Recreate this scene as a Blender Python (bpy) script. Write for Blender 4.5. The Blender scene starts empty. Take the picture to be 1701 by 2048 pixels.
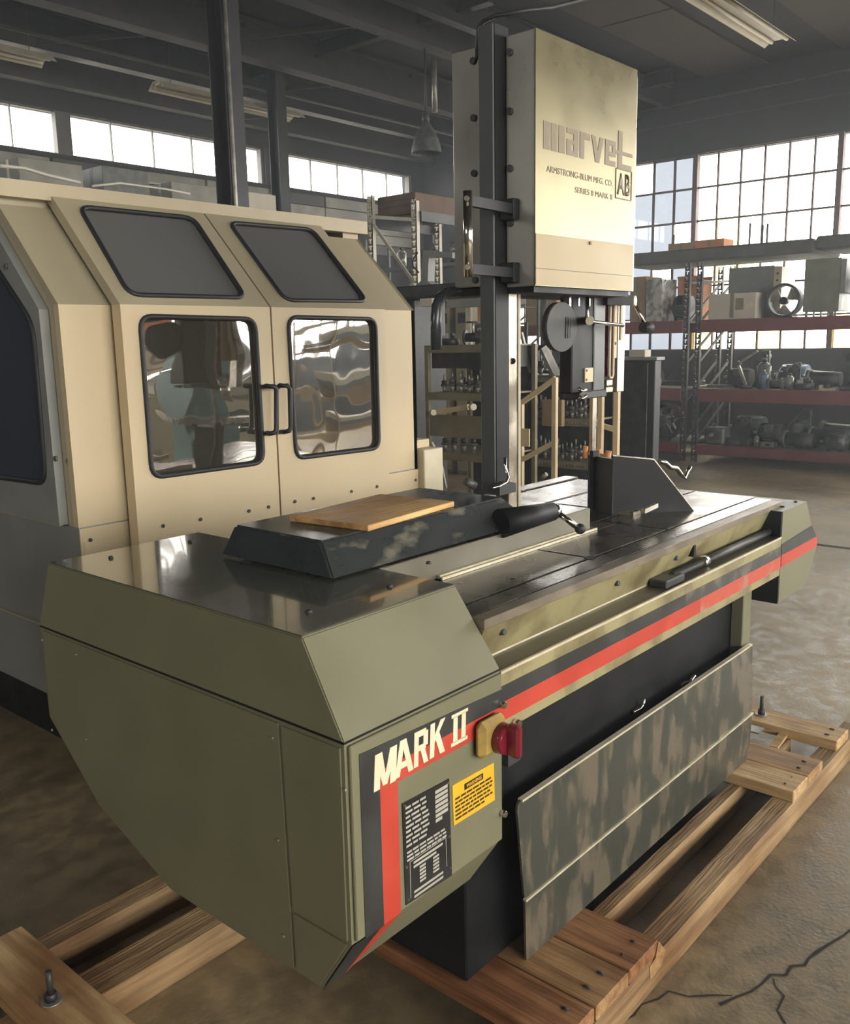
import bpy, bmesh, math, random
from mathutils import Vector, Matrix
random.seed(7)
sc = bpy.context.scene
COL = sc.collection
PI = math.pi

# ---------------------------------------------------------------- camera
cam_d = bpy.data.cameras.new('camera')
cam = bpy.data.objects.new('camera', cam_d)
COL.objects.link(cam)
sc.camera = cam
cam_d.sensor_fit = 'HORIZONTAL'
cam_d.sensor_width = 36
cam_d.lens = 36 * 1810.2 / 1701
cam_d.clip_start = 0.05
cam_d.clip_end = 200
yaw, pitch, roll = math.radians(41.006), math.radians(10.686), math.radians(-1.153)
fw = Vector((math.cos(yaw)*math.cos(pitch), math.sin(yaw)*math.cos(pitch), -math.sin(pitch)))
r0 = Vector((math.sin(yaw), -math.cos(yaw), 0))
u0 = r0.cross(fw)
rr = r0*math.cos(roll) + u0*math.sin(roll)
uu = -r0*math.sin(roll) + u0*math.cos(roll)
m = Matrix((rr, uu, -fw)).transposed().to_4x4()
m.translation = (0, 0, 1.6)
cam.matrix_world = m

# ---------------------------------------------------------------- world: bright overcast sky
w = bpy.data.worlds.new('world'); sc.world = w
w.use_nodes = True
nt = w.node_tree
bg = nt.nodes['Background']
tc = nt.nodes.new('ShaderNodeTexCoord')
sx = nt.nodes.new('ShaderNodeSeparateXYZ')
rp = nt.nodes.new('ShaderNodeValToRGB')
nt.links.new(tc.outputs['Generated'], sx.inputs[0])
mr = nt.nodes.new('ShaderNodeMapRange')
mr.inputs[1].default_value = -1; mr.inputs[2].default_value = 1
nt.links.new(sx.outputs[2], mr.inputs[0])
nt.links.new(mr.outputs[0], rp.inputs[0])
rp.color_ramp.elements[0].position = 0.44; rp.color_ramp.elements[0].color = (0.22, 0.20, 0.16, 1)
rp.color_ramp.elements[1].position = 0.50; rp.color_ramp.elements[1].color = (1.0, 0.96, 0.88, 1)
nt.links.new(rp.outputs[0], bg.inputs[0])
bg.inputs[1].default_value = 14.0
# portals: tell the sampler where the window openings are
def portal(name, loc, rot, sx_, sy_):
    l = bpy.data.lights.new(name, 'AREA'); l.shape = 'RECTANGLE'; l.size = sx_; l.size_y = sy_
    l.cycles.is_portal = True
    o = bpy.data.objects.new(name, l); COL.objects.link(o); o.location = loc; o.rotation_euler = rot
portal('window_light_right', (12.95, 1.01, 2.8), (0, PI/2, 0), 2.8, 18.2)
portal('window_light_front', (4.5, -7.95, 2.7), (PI/2, 0, 0), 17, 3.0)
portal('window_light_rear', (-4.95, 2.5, 3.4), (0, -PI/2, 0), 0.8, 3.0)  # opening added in the rear wall as fill
portal('window_light_left', (6.5, 11.12, 4.25), (-PI/2, 0, 0), 12.6, 0.6)

sc.view_settings.view_transform = 'Standard'
sc.view_settings.look = 'None'
sc.view_settings.gamma = 1
sc.view_settings.exposure = 0.2
sc.view_settings.use_curve_mapping = False
sc.cycles.use_denoising = True
sc.cycles.max_bounces = 8
sc.cycles.diffuse_bounces = 4
sc.cycles.glossy_bounces = 4
sc.cycles.transparent_max_bounces = 10
sc.cycles.sample_clamp_indirect = 6
sc.cycles.caustics_reflective = False
sc.cycles.caustics_refractive = False

# ---------------------------------------------------------------- materials
def mat(name, col, rough=0.5, metal=0.0, col2=None, scale=6.0, thr=(0.4, 0.65), rvar=0.08, bump=0.0,
        bscale=60.0, stretch=None, detail=5.0, spec=0.5, coat=0.0):
    M = bpy.data.materials.new(name); M.use_nodes = True
    n = M.node_tree; b = n.nodes['Principled BSDF']
    b.inputs['Metallic'].default_value = metal
    b.inputs['Specular IOR Level'].default_value = spec
    b.inputs['Coat Weight'].default_value = coat
    c = n.nodes.new('ShaderNodeTexCoord')
    mp = n.nodes.new('ShaderNodeMapping')
    n.links.new(c.outputs['Object'], mp.inputs[0])
    if stretch: mp.inputs['Scale'].default_value = stretch
    ns = n.nodes.new('ShaderNodeTexNoise'); ns.inputs['Scale'].default_value = scale; ns.inputs['Detail'].default_value = detail
    n.links.new(mp.outputs[0], ns.inputs['Vector'])
    r = n.nodes.new('ShaderNodeValToRGB')
    if col2 is None: col2 = tuple(v*0.82 for v in col)
    r.color_ramp.elements[0].position = thr[0]; r.color_ramp.elements[0].color = (*col2, 1)
    r.color_ramp.elements[1].position = thr[1]; r.color_ramp.elements[1].color = (*col, 1)
    n.links.new(ns.outputs[0], r.inputs[0]); n.links.new(r.outputs[0], b.inputs['Base Color'])
    q = n.nodes.new('ShaderNodeMapRange'); q.inputs[1].default_value = 0.3; q.inputs[2].default_value = 0.7
    q.inputs[3].default_value = max(0.02, rough-rvar); q.inputs[4].default_value = min(1, rough+rvar)
    n.links.new(ns.outputs[0], q.inputs[0]); n.links.new(q.outputs[0], b.inputs['Roughness'])
    if bump:
        nb = n.nodes.new('ShaderNodeTexNoise'); nb.inputs['Scale'].default_value = bscale; nb.inputs['Detail'].default_value = 3
        n.links.new(mp.outputs[0], nb.inputs['Vector'])
        bp = n.nodes.new('ShaderNodeBump'); bp.inputs['Strength'].default_value = bump; bp.inputs['Distance'].default_value = 0.01
        n.links.new(nb.outputs[0], bp.inputs['Height']); n.links.new(bp.outputs[0], b.inputs['Normal'])
    return M

def wood(name, c1, c2, axis='X', scale=3.0, rough=0.65):
    s = {'X': (1, 14, 14), 'Y': (14, 1, 14), 'Z': (14, 14, 1)}[axis]
    M = mat(name, c1, rough, 0, c2, scale, (0.34, 0.62), 0.08, 0.35, 9.0, s, 9.0, 0.25)
    n = M.node_tree
    nz = n.nodes.new('ShaderNodeTexNoise'); nz.inputs['Scale'].default_value = 2.2; nz.inputs['Detail'].default_value = 6
    c = n.nodes.new('ShaderNodeTexCoord'); n.links.new(c.outputs['Object'], nz.inputs['Vector'])
    mx = n.nodes.new('ShaderNodeMix'); mx.data_type = 'RGBA'; mx.blend_type = 'MULTIPLY'; mx.inputs[0].default_value = 1
    r = n.nodes.new('ShaderNodeValToRGB'); r.color_ramp.elements[0].position = 0.36; r.color_ramp.elements[0].color = (0.5, 0.4, 0.33, 1)
    r.color_ramp.elements[1].position = 0.62; r.color_ramp.elements[1].color = (1.05, 1.05, 1.05, 1)
    n.links.new(nz.outputs[0], r.inputs[0])
    b = n.nodes['Principled BSDF']; l = b.inputs['Base Color'].links[0].from_socket
    n.links.new(l, mx.inputs[6]); n.links.new(r.outputs[0], mx.inputs[7]); n.links.new(mx.outputs[2], b.inputs['Base Color'])
    return M

def glass(name, tint, refl=0.3, opac=0.0, body=(0.2, 0.2, 0.2), wave=0.0, rough=0.02, wscale=2.5):
    M = bpy.data.materials.new(name); M.use_nodes = True
    n = M.node_tree; n.nodes.clear()
    o = n.nodes.new('ShaderNodeOutputMaterial')
    t = n.nodes.new('ShaderNodeBsdfTransparent'); t.inputs[0].default_value = (*tint, 1)
    g = n.nodes.new('ShaderNodeBsdfGlossy'); g.inputs['Roughness'].default_value = rough
    d = n.nodes.new('ShaderNodeBsdfDiffuse'); d.inputs[0].default_value = (*body, 1)
    m1 = n.nodes.new('ShaderNodeMixShader'); m1.inputs[0].default_value = opac
    n.links.new(t.outputs[0], m1.inputs[1]); n.links.new(d.outputs[0], m1.inputs[2])
    m2 = n.nodes.new('ShaderNodeMixShader'); m2.inputs[0].default_value = refl
    n.links.new(m1.outputs[0], m2.inputs[1]); n.links.new(g.outputs[0], m2.inputs[2]); n.links.new(m2.outputs[0], o.inputs[0])
    if wave:
        c = n.nodes.new('ShaderNodeTexCoord'); nz = n.nodes.new('ShaderNodeTexNoise'); nz.inputs['Scale'].default_value = wscale; nz.inputs['Detail'].default_value = 1.5
        n.links.new(c.outputs['Object'], nz.inputs['Vector'])
        bp = n.nodes.new('ShaderNodeBump'); bp.inputs['Strength'].default_value = 1; bp.inputs['Distance'].default_value = wave
        n.links.new(nz.outputs[0], bp.inputs['Height']); n.links.new(bp.outputs[0], g.inputs['Normal'])
    return M

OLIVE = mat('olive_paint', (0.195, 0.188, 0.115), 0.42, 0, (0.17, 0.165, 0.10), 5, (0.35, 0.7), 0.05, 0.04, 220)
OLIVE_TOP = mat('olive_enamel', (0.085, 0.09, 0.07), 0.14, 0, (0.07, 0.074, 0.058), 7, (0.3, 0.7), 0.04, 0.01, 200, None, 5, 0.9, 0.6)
OLIVE_WORN = mat('worn_olive_paint', (0.36, 0.32, 0.17), 0.4, 0.15, (0.20, 0.165, 0.085), 9, (0.33, 0.55), 0.1, 0.06, 90)
STRIP_DK = mat('charcoal_decal', (0.045, 0.047, 0.045), 0.4, 0, (0.03, 0.03, 0.03), 9)
STRIP_WORN = mat('worn_charcoal_decal', (0.06, 0.06, 0.055), 0.4, 0, (0.16, 0.14, 0.11), 11, (0.36, 0.5))
RED = mat('red_decal', (0.55, 0.065, 0.035), 0.42, 0, (0.48, 0.05, 0.03), 9)
RED_WORN = mat('worn_red_decal', (0.52, 0.085, 0.05), 0.45, 0, (0.42, 0.20, 0.14), 14, (0.38, 0.52))
CREAM = mat('cream_lettering', (0.80, 0.72, 0.52), 0.5, 0, (0.74, 0.66, 0.46), 20)
YEL = mat('yellow_label', (0.85, 0.47, 0.02), 0.45, 0, (0.78, 0.42, 0.02), 15)
BLACKP = mat('black_plate', (0.02, 0.02, 0.02), 0.4, 0, (0.015, 0.015, 0.015), 10)
PRINT = mat('white_print', (0.5, 0.48, 0.42), 0.5)
INK = mat('black_ink', (0.05, 0.03, 0.01), 0.5)
BLACK = mat('black_paint', (0.011, 0.012, 0.013), 0.5, 0, (0.007, 0.008, 0.009), 8, spec=0.25)
DARKCOVER = mat('scuffed_black_enamel', (0.03, 0.034, 0.034), 0.3, 0, (0.15, 0.14, 0.11), 8, (0.33, 0.43), 0.1, 0.05, 70, (1, 1.6, 2.2), 8)
DARKCLEAN = mat('dark_slate_enamel', (0.035, 0.042, 0.045), 0.28, 0, (0.028, 0.033, 0.036), 6, (0.3, 0.7), 0.06)
EDGE = mat('bright_worn_edge', (0.80, 0.74, 0.56), 0.35, 0.3, (0.66, 0.6, 0.44), 20)
TANSTEEL = mat('tan_worn_steel', (0.30, 0.255, 0.19), 0.4, 0.5, (0.22, 0.185, 0.14), 12)
FACESTEEL = mat('dull_olive_steel', (0.22, 0.205, 0.16), 0.38, 0.5, (0.17, 0.155, 0.12), 6, (0.3, 0.7))
TROUGH = mat('oily_trough_floor', (0.13, 0.118, 0.075), 0.4, 0.1, (0.09, 0.08, 0.05), 8)
STEEL = mat('table_steel', (0.22, 0.20, 0.175), 0.25, 0.8, (0.14, 0.125, 0.108), 7, (0.35, 0.65), 0.1, 0.04, 120)
STEELB = mat('bright_ground_steel', (0.55, 0.50, 0.42), 0.28, 0.9, (0.30, 0.27, 0.22), 10, (0.35, 0.6), 0.08)
STAIN = mat('stainless_cover', (0.26, 0.225, 0.13), 0.3, 0.72, (0.18, 0.158, 0.09), 3, (0.3, 0.7), 0.07, 0.02, 30)
STAIN_LOW = mat('stainless_cover_lower', (0.29, 0.23, 0.12), 0.45, 0.25, (0.25, 0.195, 0.10), 3, (0.3, 0.7), 0.07)
STAIN_SIDE = mat('stainless_side', (0.55, 0.55, 0.50), 0.3, 0.6, (0.42, 0.42, 0.38), 3, (0.3, 0.7), 0.08)
FADED = mat('faded_silver_lettering', (0.20, 0.155, 0.095), 0.5, 0.2, (0.15, 0.115, 0.07), 20)
FADED2 = mat('faded_brown_lettering', (0.13, 0.095, 0.045), 0.5, 0.1)
GREYPAINT = mat('grey_column_paint', (0.075, 0.082, 0.082), 0.35, 0.1, (0.09, 0.095, 0.095), 5)
APRON = mat('stained_grey_sheet', (0.075, 0.08, 0.065), 0.3, 0.3, (0.19, 0.165, 0.12), 7, (0.40, 0.52), 0.1, 0.05, 60, (2.4, 1, 0.9), 15)
CHROME = mat('chrome', (0.75, 0.72, 0.66), 0.15, 1.0, (0.65, 0.62, 0.56), 8)
RUBBER = mat('black_rubber', (0.015, 0.016, 0.02), 0.55)
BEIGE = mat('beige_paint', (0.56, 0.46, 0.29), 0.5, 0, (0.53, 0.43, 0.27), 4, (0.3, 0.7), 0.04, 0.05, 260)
BEIGE_G = mat('taupe_paint', (0.40, 0.35, 0.24), 0.5, 0, (0.37, 0.325, 0.22), 4, (0.3, 0.7), 0.04, 0.05, 260)  # darker beige for the enclosure's slopes and side walls, and other parts
TRIM = mat('beige_roof_trim', (0.48, 0.41, 0.28), 0.5, 0, (0.43, 0.36, 0.24), 6)
GREYMACH = mat('grey_machine_paint', (0.24, 0.25, 0.235), 0.5, 0, (0.2, 0.21, 0.2), 5)
CREAMBOX = mat('cream_enamel', (0.62, 0.56, 0.40), 0.5)
WINDARK = glass('smoked_window', (0.3, 0.31, 0.32), 0.06, 0.75, (0.17, 0.17, 0.165), 0.002, 0.15)
WINMIRR = glass('clear_wavy_window', (0.5, 0.48, 0.42), 0.42, 0.15, (0.3, 0.28, 0.22), 0.006, 0.02, 3.0)
WINTEAL = glass('teal_tinted_window', (0.07, 0.10, 0.13), 0.12, 0.6, (0.07, 0.09, 0.12), 0.002, 0.08)
PANE = glass('clear_pane', (0.97, 0.98, 1.0), 0.03, 0.02, (0.8, 0.8, 0.8))
PANE_DIRTY = glass('dusty_pane', (0.235, 0.25, 0.275), 0.03, 0.10, (0.5, 0.52, 0.58))
PANE_YEL = glass('yellowed_pane', (0.85, 0.82, 0.50), 0.03, 0.05, (0.7, 0.65, 0.3))
SASH = mat('rusty_sash', (0.10, 0.055, 0.04), 0.7, 0, (0.07, 0.04, 0.03), 12)
SASHG = mat('grey_sash', (0.12, 0.115, 0.10), 0.7)
PALLET = wood('pallet_wood', (0.55, 0.36, 0.17), (0.30, 0.17, 0.08), 'Y')
PALLETX = wood('pallet_beam_wood', (0.46, 0.32, 0.17), (0.26, 0.17, 0.09), 'X')
PALLETR = wood('reddish_pallet_wood', (0.50, 0.27, 0.13), (0.25, 0.12, 0.05), 'Y')
PALLETL = wood('pale_pallet_wood', (0.68, 0.48, 0.25), (0.42, 0.26, 0.12), 'Y')
PLY = wood('plywood', (0.72, 0.46, 0.19), (0.42, 0.24, 0.09), 'X', 2.0, 0.5)
REDRACK = mat('dusty_red_rack_paint', (0.20, 0.055, 0.05), 0.55, 0, (0.16, 0.05, 0.045), 6)
POST = mat('rack_post_grey', (0.09, 0.085, 0.08), 0.6, 0.2, (0.06, 0.055, 0.05), 12)
DECK = mat('grey_rack_deck', (0.10, 0.10, 0.085), 0.7, 0, (0.07, 0.07, 0.06), 6)
WHITEP = mat('white_rack_paint', (0.62, 0.58, 0.47), 0.5, 0, (0.5, 0.47, 0.38), 9)
TAN = mat('tan_cart_paint', (0.62, 0.50, 0.31), 0.5, 0, (0.55, 0.43, 0.26), 7)
TAN_DK = mat('dull_tan_paint', (0.24, 0.21, 0.14), 0.55, 0, (0.18, 0.155, 0.10), 7)
CARD = mat('cardboard', (0.33, 0.235, 0.13), 0.8, 0, (0.28, 0.19, 0.10), 6)
CARD_OR = mat('orange_cardboard', (0.55, 0.24, 0.10), 0.8, 0, (0.48, 0.2, 0.08), 5)
CARD_W = mat('pale_carton', (0.55, 0.51, 0.42), 0.8, 0, (0.5, 0.46, 0.38), 5)
BROWN = mat('brown_crate', (0.13, 0.075, 0.045), 0.7, 0, (0.09, 0.05, 0.03), 5)
IRON = mat('dark_iron', (0.06, 0.062, 0.062), 0.5, 0.3, (0.035, 0.036, 0.037), 14)
IRON2 = mat('grey_iron', (0.13, 0.135, 0.125), 0.5, 0.3, (0.08, 0.085, 0.08), 14)
IRON3 = mat('pale_metal', (0.38, 0.37, 0.33), 0.4, 0.5, (0.25, 0.24, 0.21), 14)
BLUEM = mat('blue_grey_enamel', (0.10, 0.15, 0.22), 0.5)
TEAL = mat('teal_machine_paint', (0.05, 0.17, 0.16), 0.45)
GREENM = mat('dark_green_machine_paint', (0.06, 0.085, 0.07), 0.5)
COPPER = mat('orange_handle_plastic', (0.62, 0.27, 0.09), 0.45)
SWRED = mat('maroon_switch', (0.22, 0.015, 0.03), 0.28)
SWYEL = mat('dirty_yellow_switch_body', (0.50, 0.36, 0.09), 0.42, 0, (0.3, 0.2, 0.06), 12)
PLASTIC = mat('clear_wrap', (0.45, 0.45, 0.42), 0.25, 0, (0.2, 0.2, 0.18), 9, (0.42, 0.56), 0.1, 0.6, 14)
BANNERW = mat('banner_white', (0.75, 0.62, 0.52), 0.6)
BANNERO = mat('banner_orange', (0.75, 0.17, 0.04), 0.6)
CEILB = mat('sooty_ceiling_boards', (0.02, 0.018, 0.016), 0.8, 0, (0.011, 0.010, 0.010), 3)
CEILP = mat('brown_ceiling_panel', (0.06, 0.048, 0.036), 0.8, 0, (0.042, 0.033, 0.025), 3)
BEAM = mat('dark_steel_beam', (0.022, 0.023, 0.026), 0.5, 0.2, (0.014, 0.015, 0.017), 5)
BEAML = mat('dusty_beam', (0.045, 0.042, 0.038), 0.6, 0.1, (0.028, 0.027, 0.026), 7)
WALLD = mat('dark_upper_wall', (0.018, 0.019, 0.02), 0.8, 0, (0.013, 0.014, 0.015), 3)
WALLG = mat('grey_lower_wall', (0.10, 0.10, 0.09), 0.8, 0, (0.07, 0.07, 0.065), 3)
CLAD = mat('pale_grey_cladding', (0.30, 0.29, 0.25), 0.7, 0, (0.22, 0.21, 0.18), 4)
FIXW = mat('cream_fixture_enamel', (0.62, 0.56, 0.42), 0.4)
CABLE = mat('pale_cable', (0.5, 0.48, 0.42), 0.5)

# concrete floor: blotches, fine grit and a worn half-gloss
def floor_mat():
    M = bpy.data.materials.new('worn_concrete'); M.use_nodes = True
    n = M.node_tree; b = n.nodes['Principled BSDF']
    c = n.nodes.new('ShaderNodeTexCoord')
    def noise(s, d, vec=None):
        x = n.nodes.new('ShaderNodeTexNoise'); x.inputs['Scale'].default_value = s; x.inputs['Detail'].default_value = d
        n.links.new(c.outputs['Object'], x.inputs['Vector']); return x
    a, f, e = noise(0.8, 10), noise(14.0, 12), noise(70, 4)
    r1 = n.nodes.new('ShaderNodeValToRGB')
    r1.color_ramp.elements[0].position = 0.36; r1.color_ramp.elements[0].color = (0.19, 0.15, 0.088, 1)
    r1.color_ramp.elements[1].position = 0.64; r1.color_ramp.elements[1].color = (0.34, 0.265, 0.155, 1)
    n.links.new(a.outputs[0], r1.inputs[0])
    r2 = n.nodes.new('ShaderNodeValToRGB')
    r2.color_ramp.elements[0].position = 0.38; r2.color_ramp.elements[0].color = (0.74, 0.73, 0.71, 1)
    r2.color_ramp.elements[1].position = 0.62; r2.color_ramp.elements[1].color = (1.12, 1.08, 1.02, 1)
    n.links.new(f.outputs[0], r2.inputs[0])
    mx = n.nodes.new('ShaderNodeMix'); mx.data_type = 'RGBA'; mx.blend_type = 'MULTIPLY'; mx.inputs[0].default_value = 1
    n.links.new(r1.outputs[0], mx.inputs[6]); n.links.new(r2.outputs[0], mx.inputs[7])
    n.links.new(mx.outputs[2], b.inputs['Base Color'])
    q = n.nodes.new('ShaderNodeMapRange'); q.inputs[1].default_value = 0.35; q.inputs[2].default_value = 0.65
    q.inputs[3].default_value = 0.34; q.inputs[4].default_value = 0.62
    n.links.new(f.outputs[0], q.inputs[0]); n.links.new(q.outputs[0], b.inputs['Roughness'])
    bp = n.nodes.new('ShaderNodeBump'); bp.inputs['Strength'].default_value = 0.35; bp.inputs['Distance'].default_value = 0.004
    ad = n.nodes.new('ShaderNodeMath'); ad.operation = 'ADD'
    n.links.new(f.outputs[0], ad.inputs[0]); n.links.new(e.outputs[0], ad.inputs[1])
    n.links.new(ad.outputs[0], bp.inputs['Height']); n.links.new(bp.outputs[0], b.inputs['Normal'])
    return M
FLOOR = floor_mat()
CRACK = mat('dark_crack_fill', (0.02, 0.018, 0.015), 0.9)

# ---------------------------------------------------------------- mesh helpers (world coordinates in, local out)
def bm_new(): return bmesh.new()
def add_box(bm, a, b, bev=0.0, M=None):
    x0, y0, z0 = a; x1, y1, z1 = b
    vs = [bm.verts.new(p) for p in ((x0,y0,z0),(x1,y0,z0),(x1,y1,z0),(x0,y1,z0),(x0,y0,z1),(x1,y0,z1),(x1,y1,z1),(x0,y1,z1))]
    fs = [bm.faces.new([vs[i] for i in f]) for f in ((0,3,2,1),(4,5,6,7),(0,1,5,4),(1,2,6,5),(2,3,7,6),(3,0,4,7))]
    if M is not None:
        for v in vs: v.co = M @ v.co
    if bev:
        es = list({e for f in fs for e in f.edges})
        bmesh.ops.bevel(bm, geom=es, offset=bev, segments=1, affect='EDGES', clamp_overlap=True)
def frame_of(d):
    d = d.normalized(); a = Vector((0,0,1)) if abs(d.z) < 0.9 else Vector((1,0,0))
    x = d.cross(a).normalized(); return x, d.cross(x).normalized()
def add_cyl(bm, p0, p1, r0, r1=None, n=14, caps=True):
    p0, p1 = Vector(p0), Vector(p1); r1 = r0 if r1 is None else r1
    x, y = frame_of(p1-p0)
    A, B = [], []
    for i in range(n):
        t = 2*PI*i/n; d = x*math.cos(t) + y*math.sin(t)
        A.append(bm.verts.new(p0+d*r0)); B.append(bm.verts.new(p1+d*r1))
    for i in range(n):
        f = bm.faces.new((A[i], A[(i+1)%n], B[(i+1)%n], B[i])); f.smooth = True
    if caps:
        bm.faces.new(A[::-1]); bm.faces.new(B)
def add_tube(bm, pts, r, n=8, closed=False):
    pts = [Vector(p) for p in pts]; rings = []
    N = len(pts); px = None
    for i, p in enumerate(pts):
        a = pts[i-1] if (i > 0 or closed) else p
        b = pts[(i+1) % N] if (i < N-1 or closed) else p
        d = (b-a)
        if d.length < 1e-9: d = Vector((1,0,0))
        d.normalize()
        if px is None: px, _ = frame_of(d)
        px = (px - d*px.dot(d))
        if px.length < 1e-6: px, _ = frame_of(d)
        px.normalize(); py = d.cross(px)
        rings.append([bm.verts.new(p + (px*math.cos(2*PI*k/n) + py*math.sin(2*PI*k/n))*r) for k in range(n)])
    for i in range(N if closed else N-1):
        A, B = rings[i], rings[(i+1) % N]
        for k in range(n):
            f = bm.faces.new((A[k], A[(k+1)%n], B[(k+1)%n], B[k])); f.smooth = True
    if not closed:
        bm.faces.new(rings[0][::-1]); bm.faces.new(rings[-1])
def add_sphere(bm, c, r, sub=2):
    bmesh.ops.create_icosphere(bm, subdivisions=sub, radius=r, matrix=Matrix.Translation(Vector(c)))
def add_poly(bm, pts, vec):          # a flat polygon pushed along vec
    vec = Vector(vec)
    A = [bm.verts.new(Vector(p)) for p in pts]; B = [bm.verts.new(Vector(p)+vec) for p in pts]
    n = len(A)
    bm.faces.new(A); bm.faces.new(B[::-1])
    for i in range(n): bm.faces.new((A[i], B[i], B[(i+1)%n], A[(i+1)%n]))
def rounded(pts, rad, seg=5):
    pts = [Vector(p) for p in pts]; out = []; n = len(pts)
    for i, p in enumerate(pts):
        a = (pts[i-1]-p); b = (pts[(i+1)%n]-p)
        r = min(rad, a.length*0.45, b.length*0.45)
        pa, pb = p + a.normalized()*r, p + b.normalized()*r
        for k in range(seg+1):
            t = k/seg; out.append(pa*(1-t)**2 + p*2*t*(1-t) + pb*t*t)
    return out
def add_holed(bm, outer, holes, vec):        # plate with openings, thickness vec
    vec = Vector(vec); loops = []; es = []
    for L in [outer]+holes:
        v = [bm.verts.new(Vector(p)) for p in L]; loops.append(v)
        es += [bm.edges.new((v[i], v[(i+1)%len(v)])) for i in range(len(v))]
    r = bmesh.ops.triangle_fill(bm, edges=es, use_beauty=True, use_dissolve=False)
    fs = [g for g in r['geom'] if isinstance(g, bmesh.types.BMFace)]
    mp = {v: bm.verts.new(v.co+vec) for L in loops for v in L}
    for f in fs: bm.faces.new([mp[v] for v in reversed(f.verts)])
    for L in loops:
        n = len(L)
        for i in range(n): bm.faces.new((L[i], L[(i+1)%n], mp[L[(i+1)%n]], mp[L[i]]))
def link(name, me, material, parent=None, loc=None):
    me.materials.clear(); me.materials.append(material)
    o = bpy.data.objects.new(name, me); COL.objects.link(o)
    if parent is not None: o.parent = parent
    if loc is not None: o.location = loc
    return o
def org(o):
    v = Vector((0,0,0))
    while o is not None:
        v += o.location; o = o.parent
    return v
def obj(name, bm, material, parent=None, origin=None):
    bmesh.ops.recalc_face_normals(bm, faces=bm.faces)
    if parent is not None: off = org(parent)
    else:
        if origin is None:
            xs = [v.co.x for v in bm.verts]; ys = [v.co.y for v in bm.verts]; zs = [v.co.z for v in bm.verts]
            origin = ((min(xs)+max(xs))/2, (min(ys)+max(ys))/2, min(zs))
        off = Vector(origin)
    for v in bm.verts: v.co -= off
    me = bpy.data.meshes.new(name); bm.to_mesh(me); bm.free()
    return link(name, me, material, parent, None if parent is not None else off)
def box(name, a, b, material, parent=None, bev=0.0, kind=None):
    bm = bm_new(); add_box(bm, a, b, bev); o = obj(name, bm, material, parent)
    if kind: o['kind'] = kind
    return o
def bars(name, lst, material, parent=None, bev=0.0):
    bm = bm_new()
    for a, b in lst: add_box(bm, a, b, bev)
    return obj(name, bm, material, parent)
def cyl(name, p0, p1, r, material, parent=None, r1=None, n=14):
    bm = bm_new(); add_cyl(bm, p0, p1, r, r1, n); return obj(name, bm, material, parent)
def tube(name, pts, r, material, parent=None, n=8, closed=False):
    bm = bm_new(); add_tube(bm, pts, r, n, closed); return obj(name, bm, material, parent)
def poly(name, pts, vec, material, parent=None):
    bm = bm_new(); add_poly(bm, pts, vec); return obj(name, bm, material, parent)
def beam(name, p0, p1, wd, ht, material, parent=None):   # square bar between two points
    bm = bm_new(); add_bar(bm, p0, p1, wd, ht); return obj(name, bm, material, parent)
def add_bar(bm, p0, p1, wd, ht):
    p0, p1 = Vector(p0), Vector(p1); d = (p1-p0).normalized()
    up = Vector((0,0,1)) if abs(d.z) < 0.95 else Vector((1,0,0))
    s = d.cross(up).normalized(); u = s.cross(d)
    c = [(-1,-1),(1,-1),(1,1),(-1,1)]
    A = [bm.verts.new(p0 + s*i*wd/2 + u*j*ht/2) for i, j in c]; B = [bm.verts.new(p1 + s*i*wd/2 + u*j*ht/2) for i, j in c]
    bm.faces.new(A[::-1]); bm.faces.new(B)
    for i in range(4): bm.faces.new((A[i], A[(i+1)%4], B[(i+1)%4], B[i]))
def tag(o, label, cat, group=None):
    o['label'] = label; o['category'] = cat
    if group: o['group'] = group
    return o
def thing(name, label, cat, loc, group=None, rz=0):
    o = bpy.data.objects.new(name, None); COL.objects.link(o); o.location = loc; o.rotation_euler = (0, 0, rz)
    o.empty_display_size = 0.1
    return tag(o, label, cat, group)
def dup(root, loc, rz=0, label=None, group=None, sc_=1.0):
    r = root.copy(); COL.objects.link(r); r.location = loc; r.rotation_euler = (0, 0, rz); r.scale = (sc_, sc_, sc_)
    if label: r['label'] = label
    if group: r['group'] = group
    for ch in list(root.children):
        c = ch.copy(); COL.objects.link(c); c.parent = r
        for g in list(ch.children):
            d = g.copy(); COL.objects.link(d); d.parent = c
    return r
def struct(o): o['kind'] = 'structure'; return o
def lettering(name, body, x0, x1, z0, z1, y, material, parent, shear=0.0, thick=0.001, bold=0.0):
    cu = bpy.data.curves.new(name, 'FONT'); cu.body = body; cu.size = 1; cu.shear = shear; cu.offset = bold
    cu.resolution_u = 3
    t = bpy.data.objects.new(name, cu); COL.objects.link(t)
    bpy.context.view_layer.update()
    me = bpy.data.meshes.new_from_object(t.evaluated_get(bpy.context.evaluated_depsgraph_get()))
    bpy.data.objects.remove(t)
    xs = [v.co.x for v in me.vertices]; ys = [v.co.y for v in me.vertices]
    ax, bx, ay, by = min(xs), max(xs), min(ys), max(ys); off = org(parent)
    for v in me.vertices:
        X = x0 + (v.co.x-ax)/(bx-ax)*(x1-x0); Z = z0 + (v.co.y-ay)/(by-ay)*(z1-z0)
        v.co = Vector((X, y, Z)) - off
    bm = bm_new(); bm.from_mesh(me)
    g = bmesh.ops.extrude_face_region(bm, geom=bm.faces[:])
    for v in [e for e in g['geom'] if isinstance(e, bmesh.types.BMVert)]: v.co.y -= thick
    bmesh.ops.recalc_face_normals(bm, faces=bm.faces)
    bm.to_mesh(me); bm.free()
    return link(name, me, material, parent)

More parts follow.
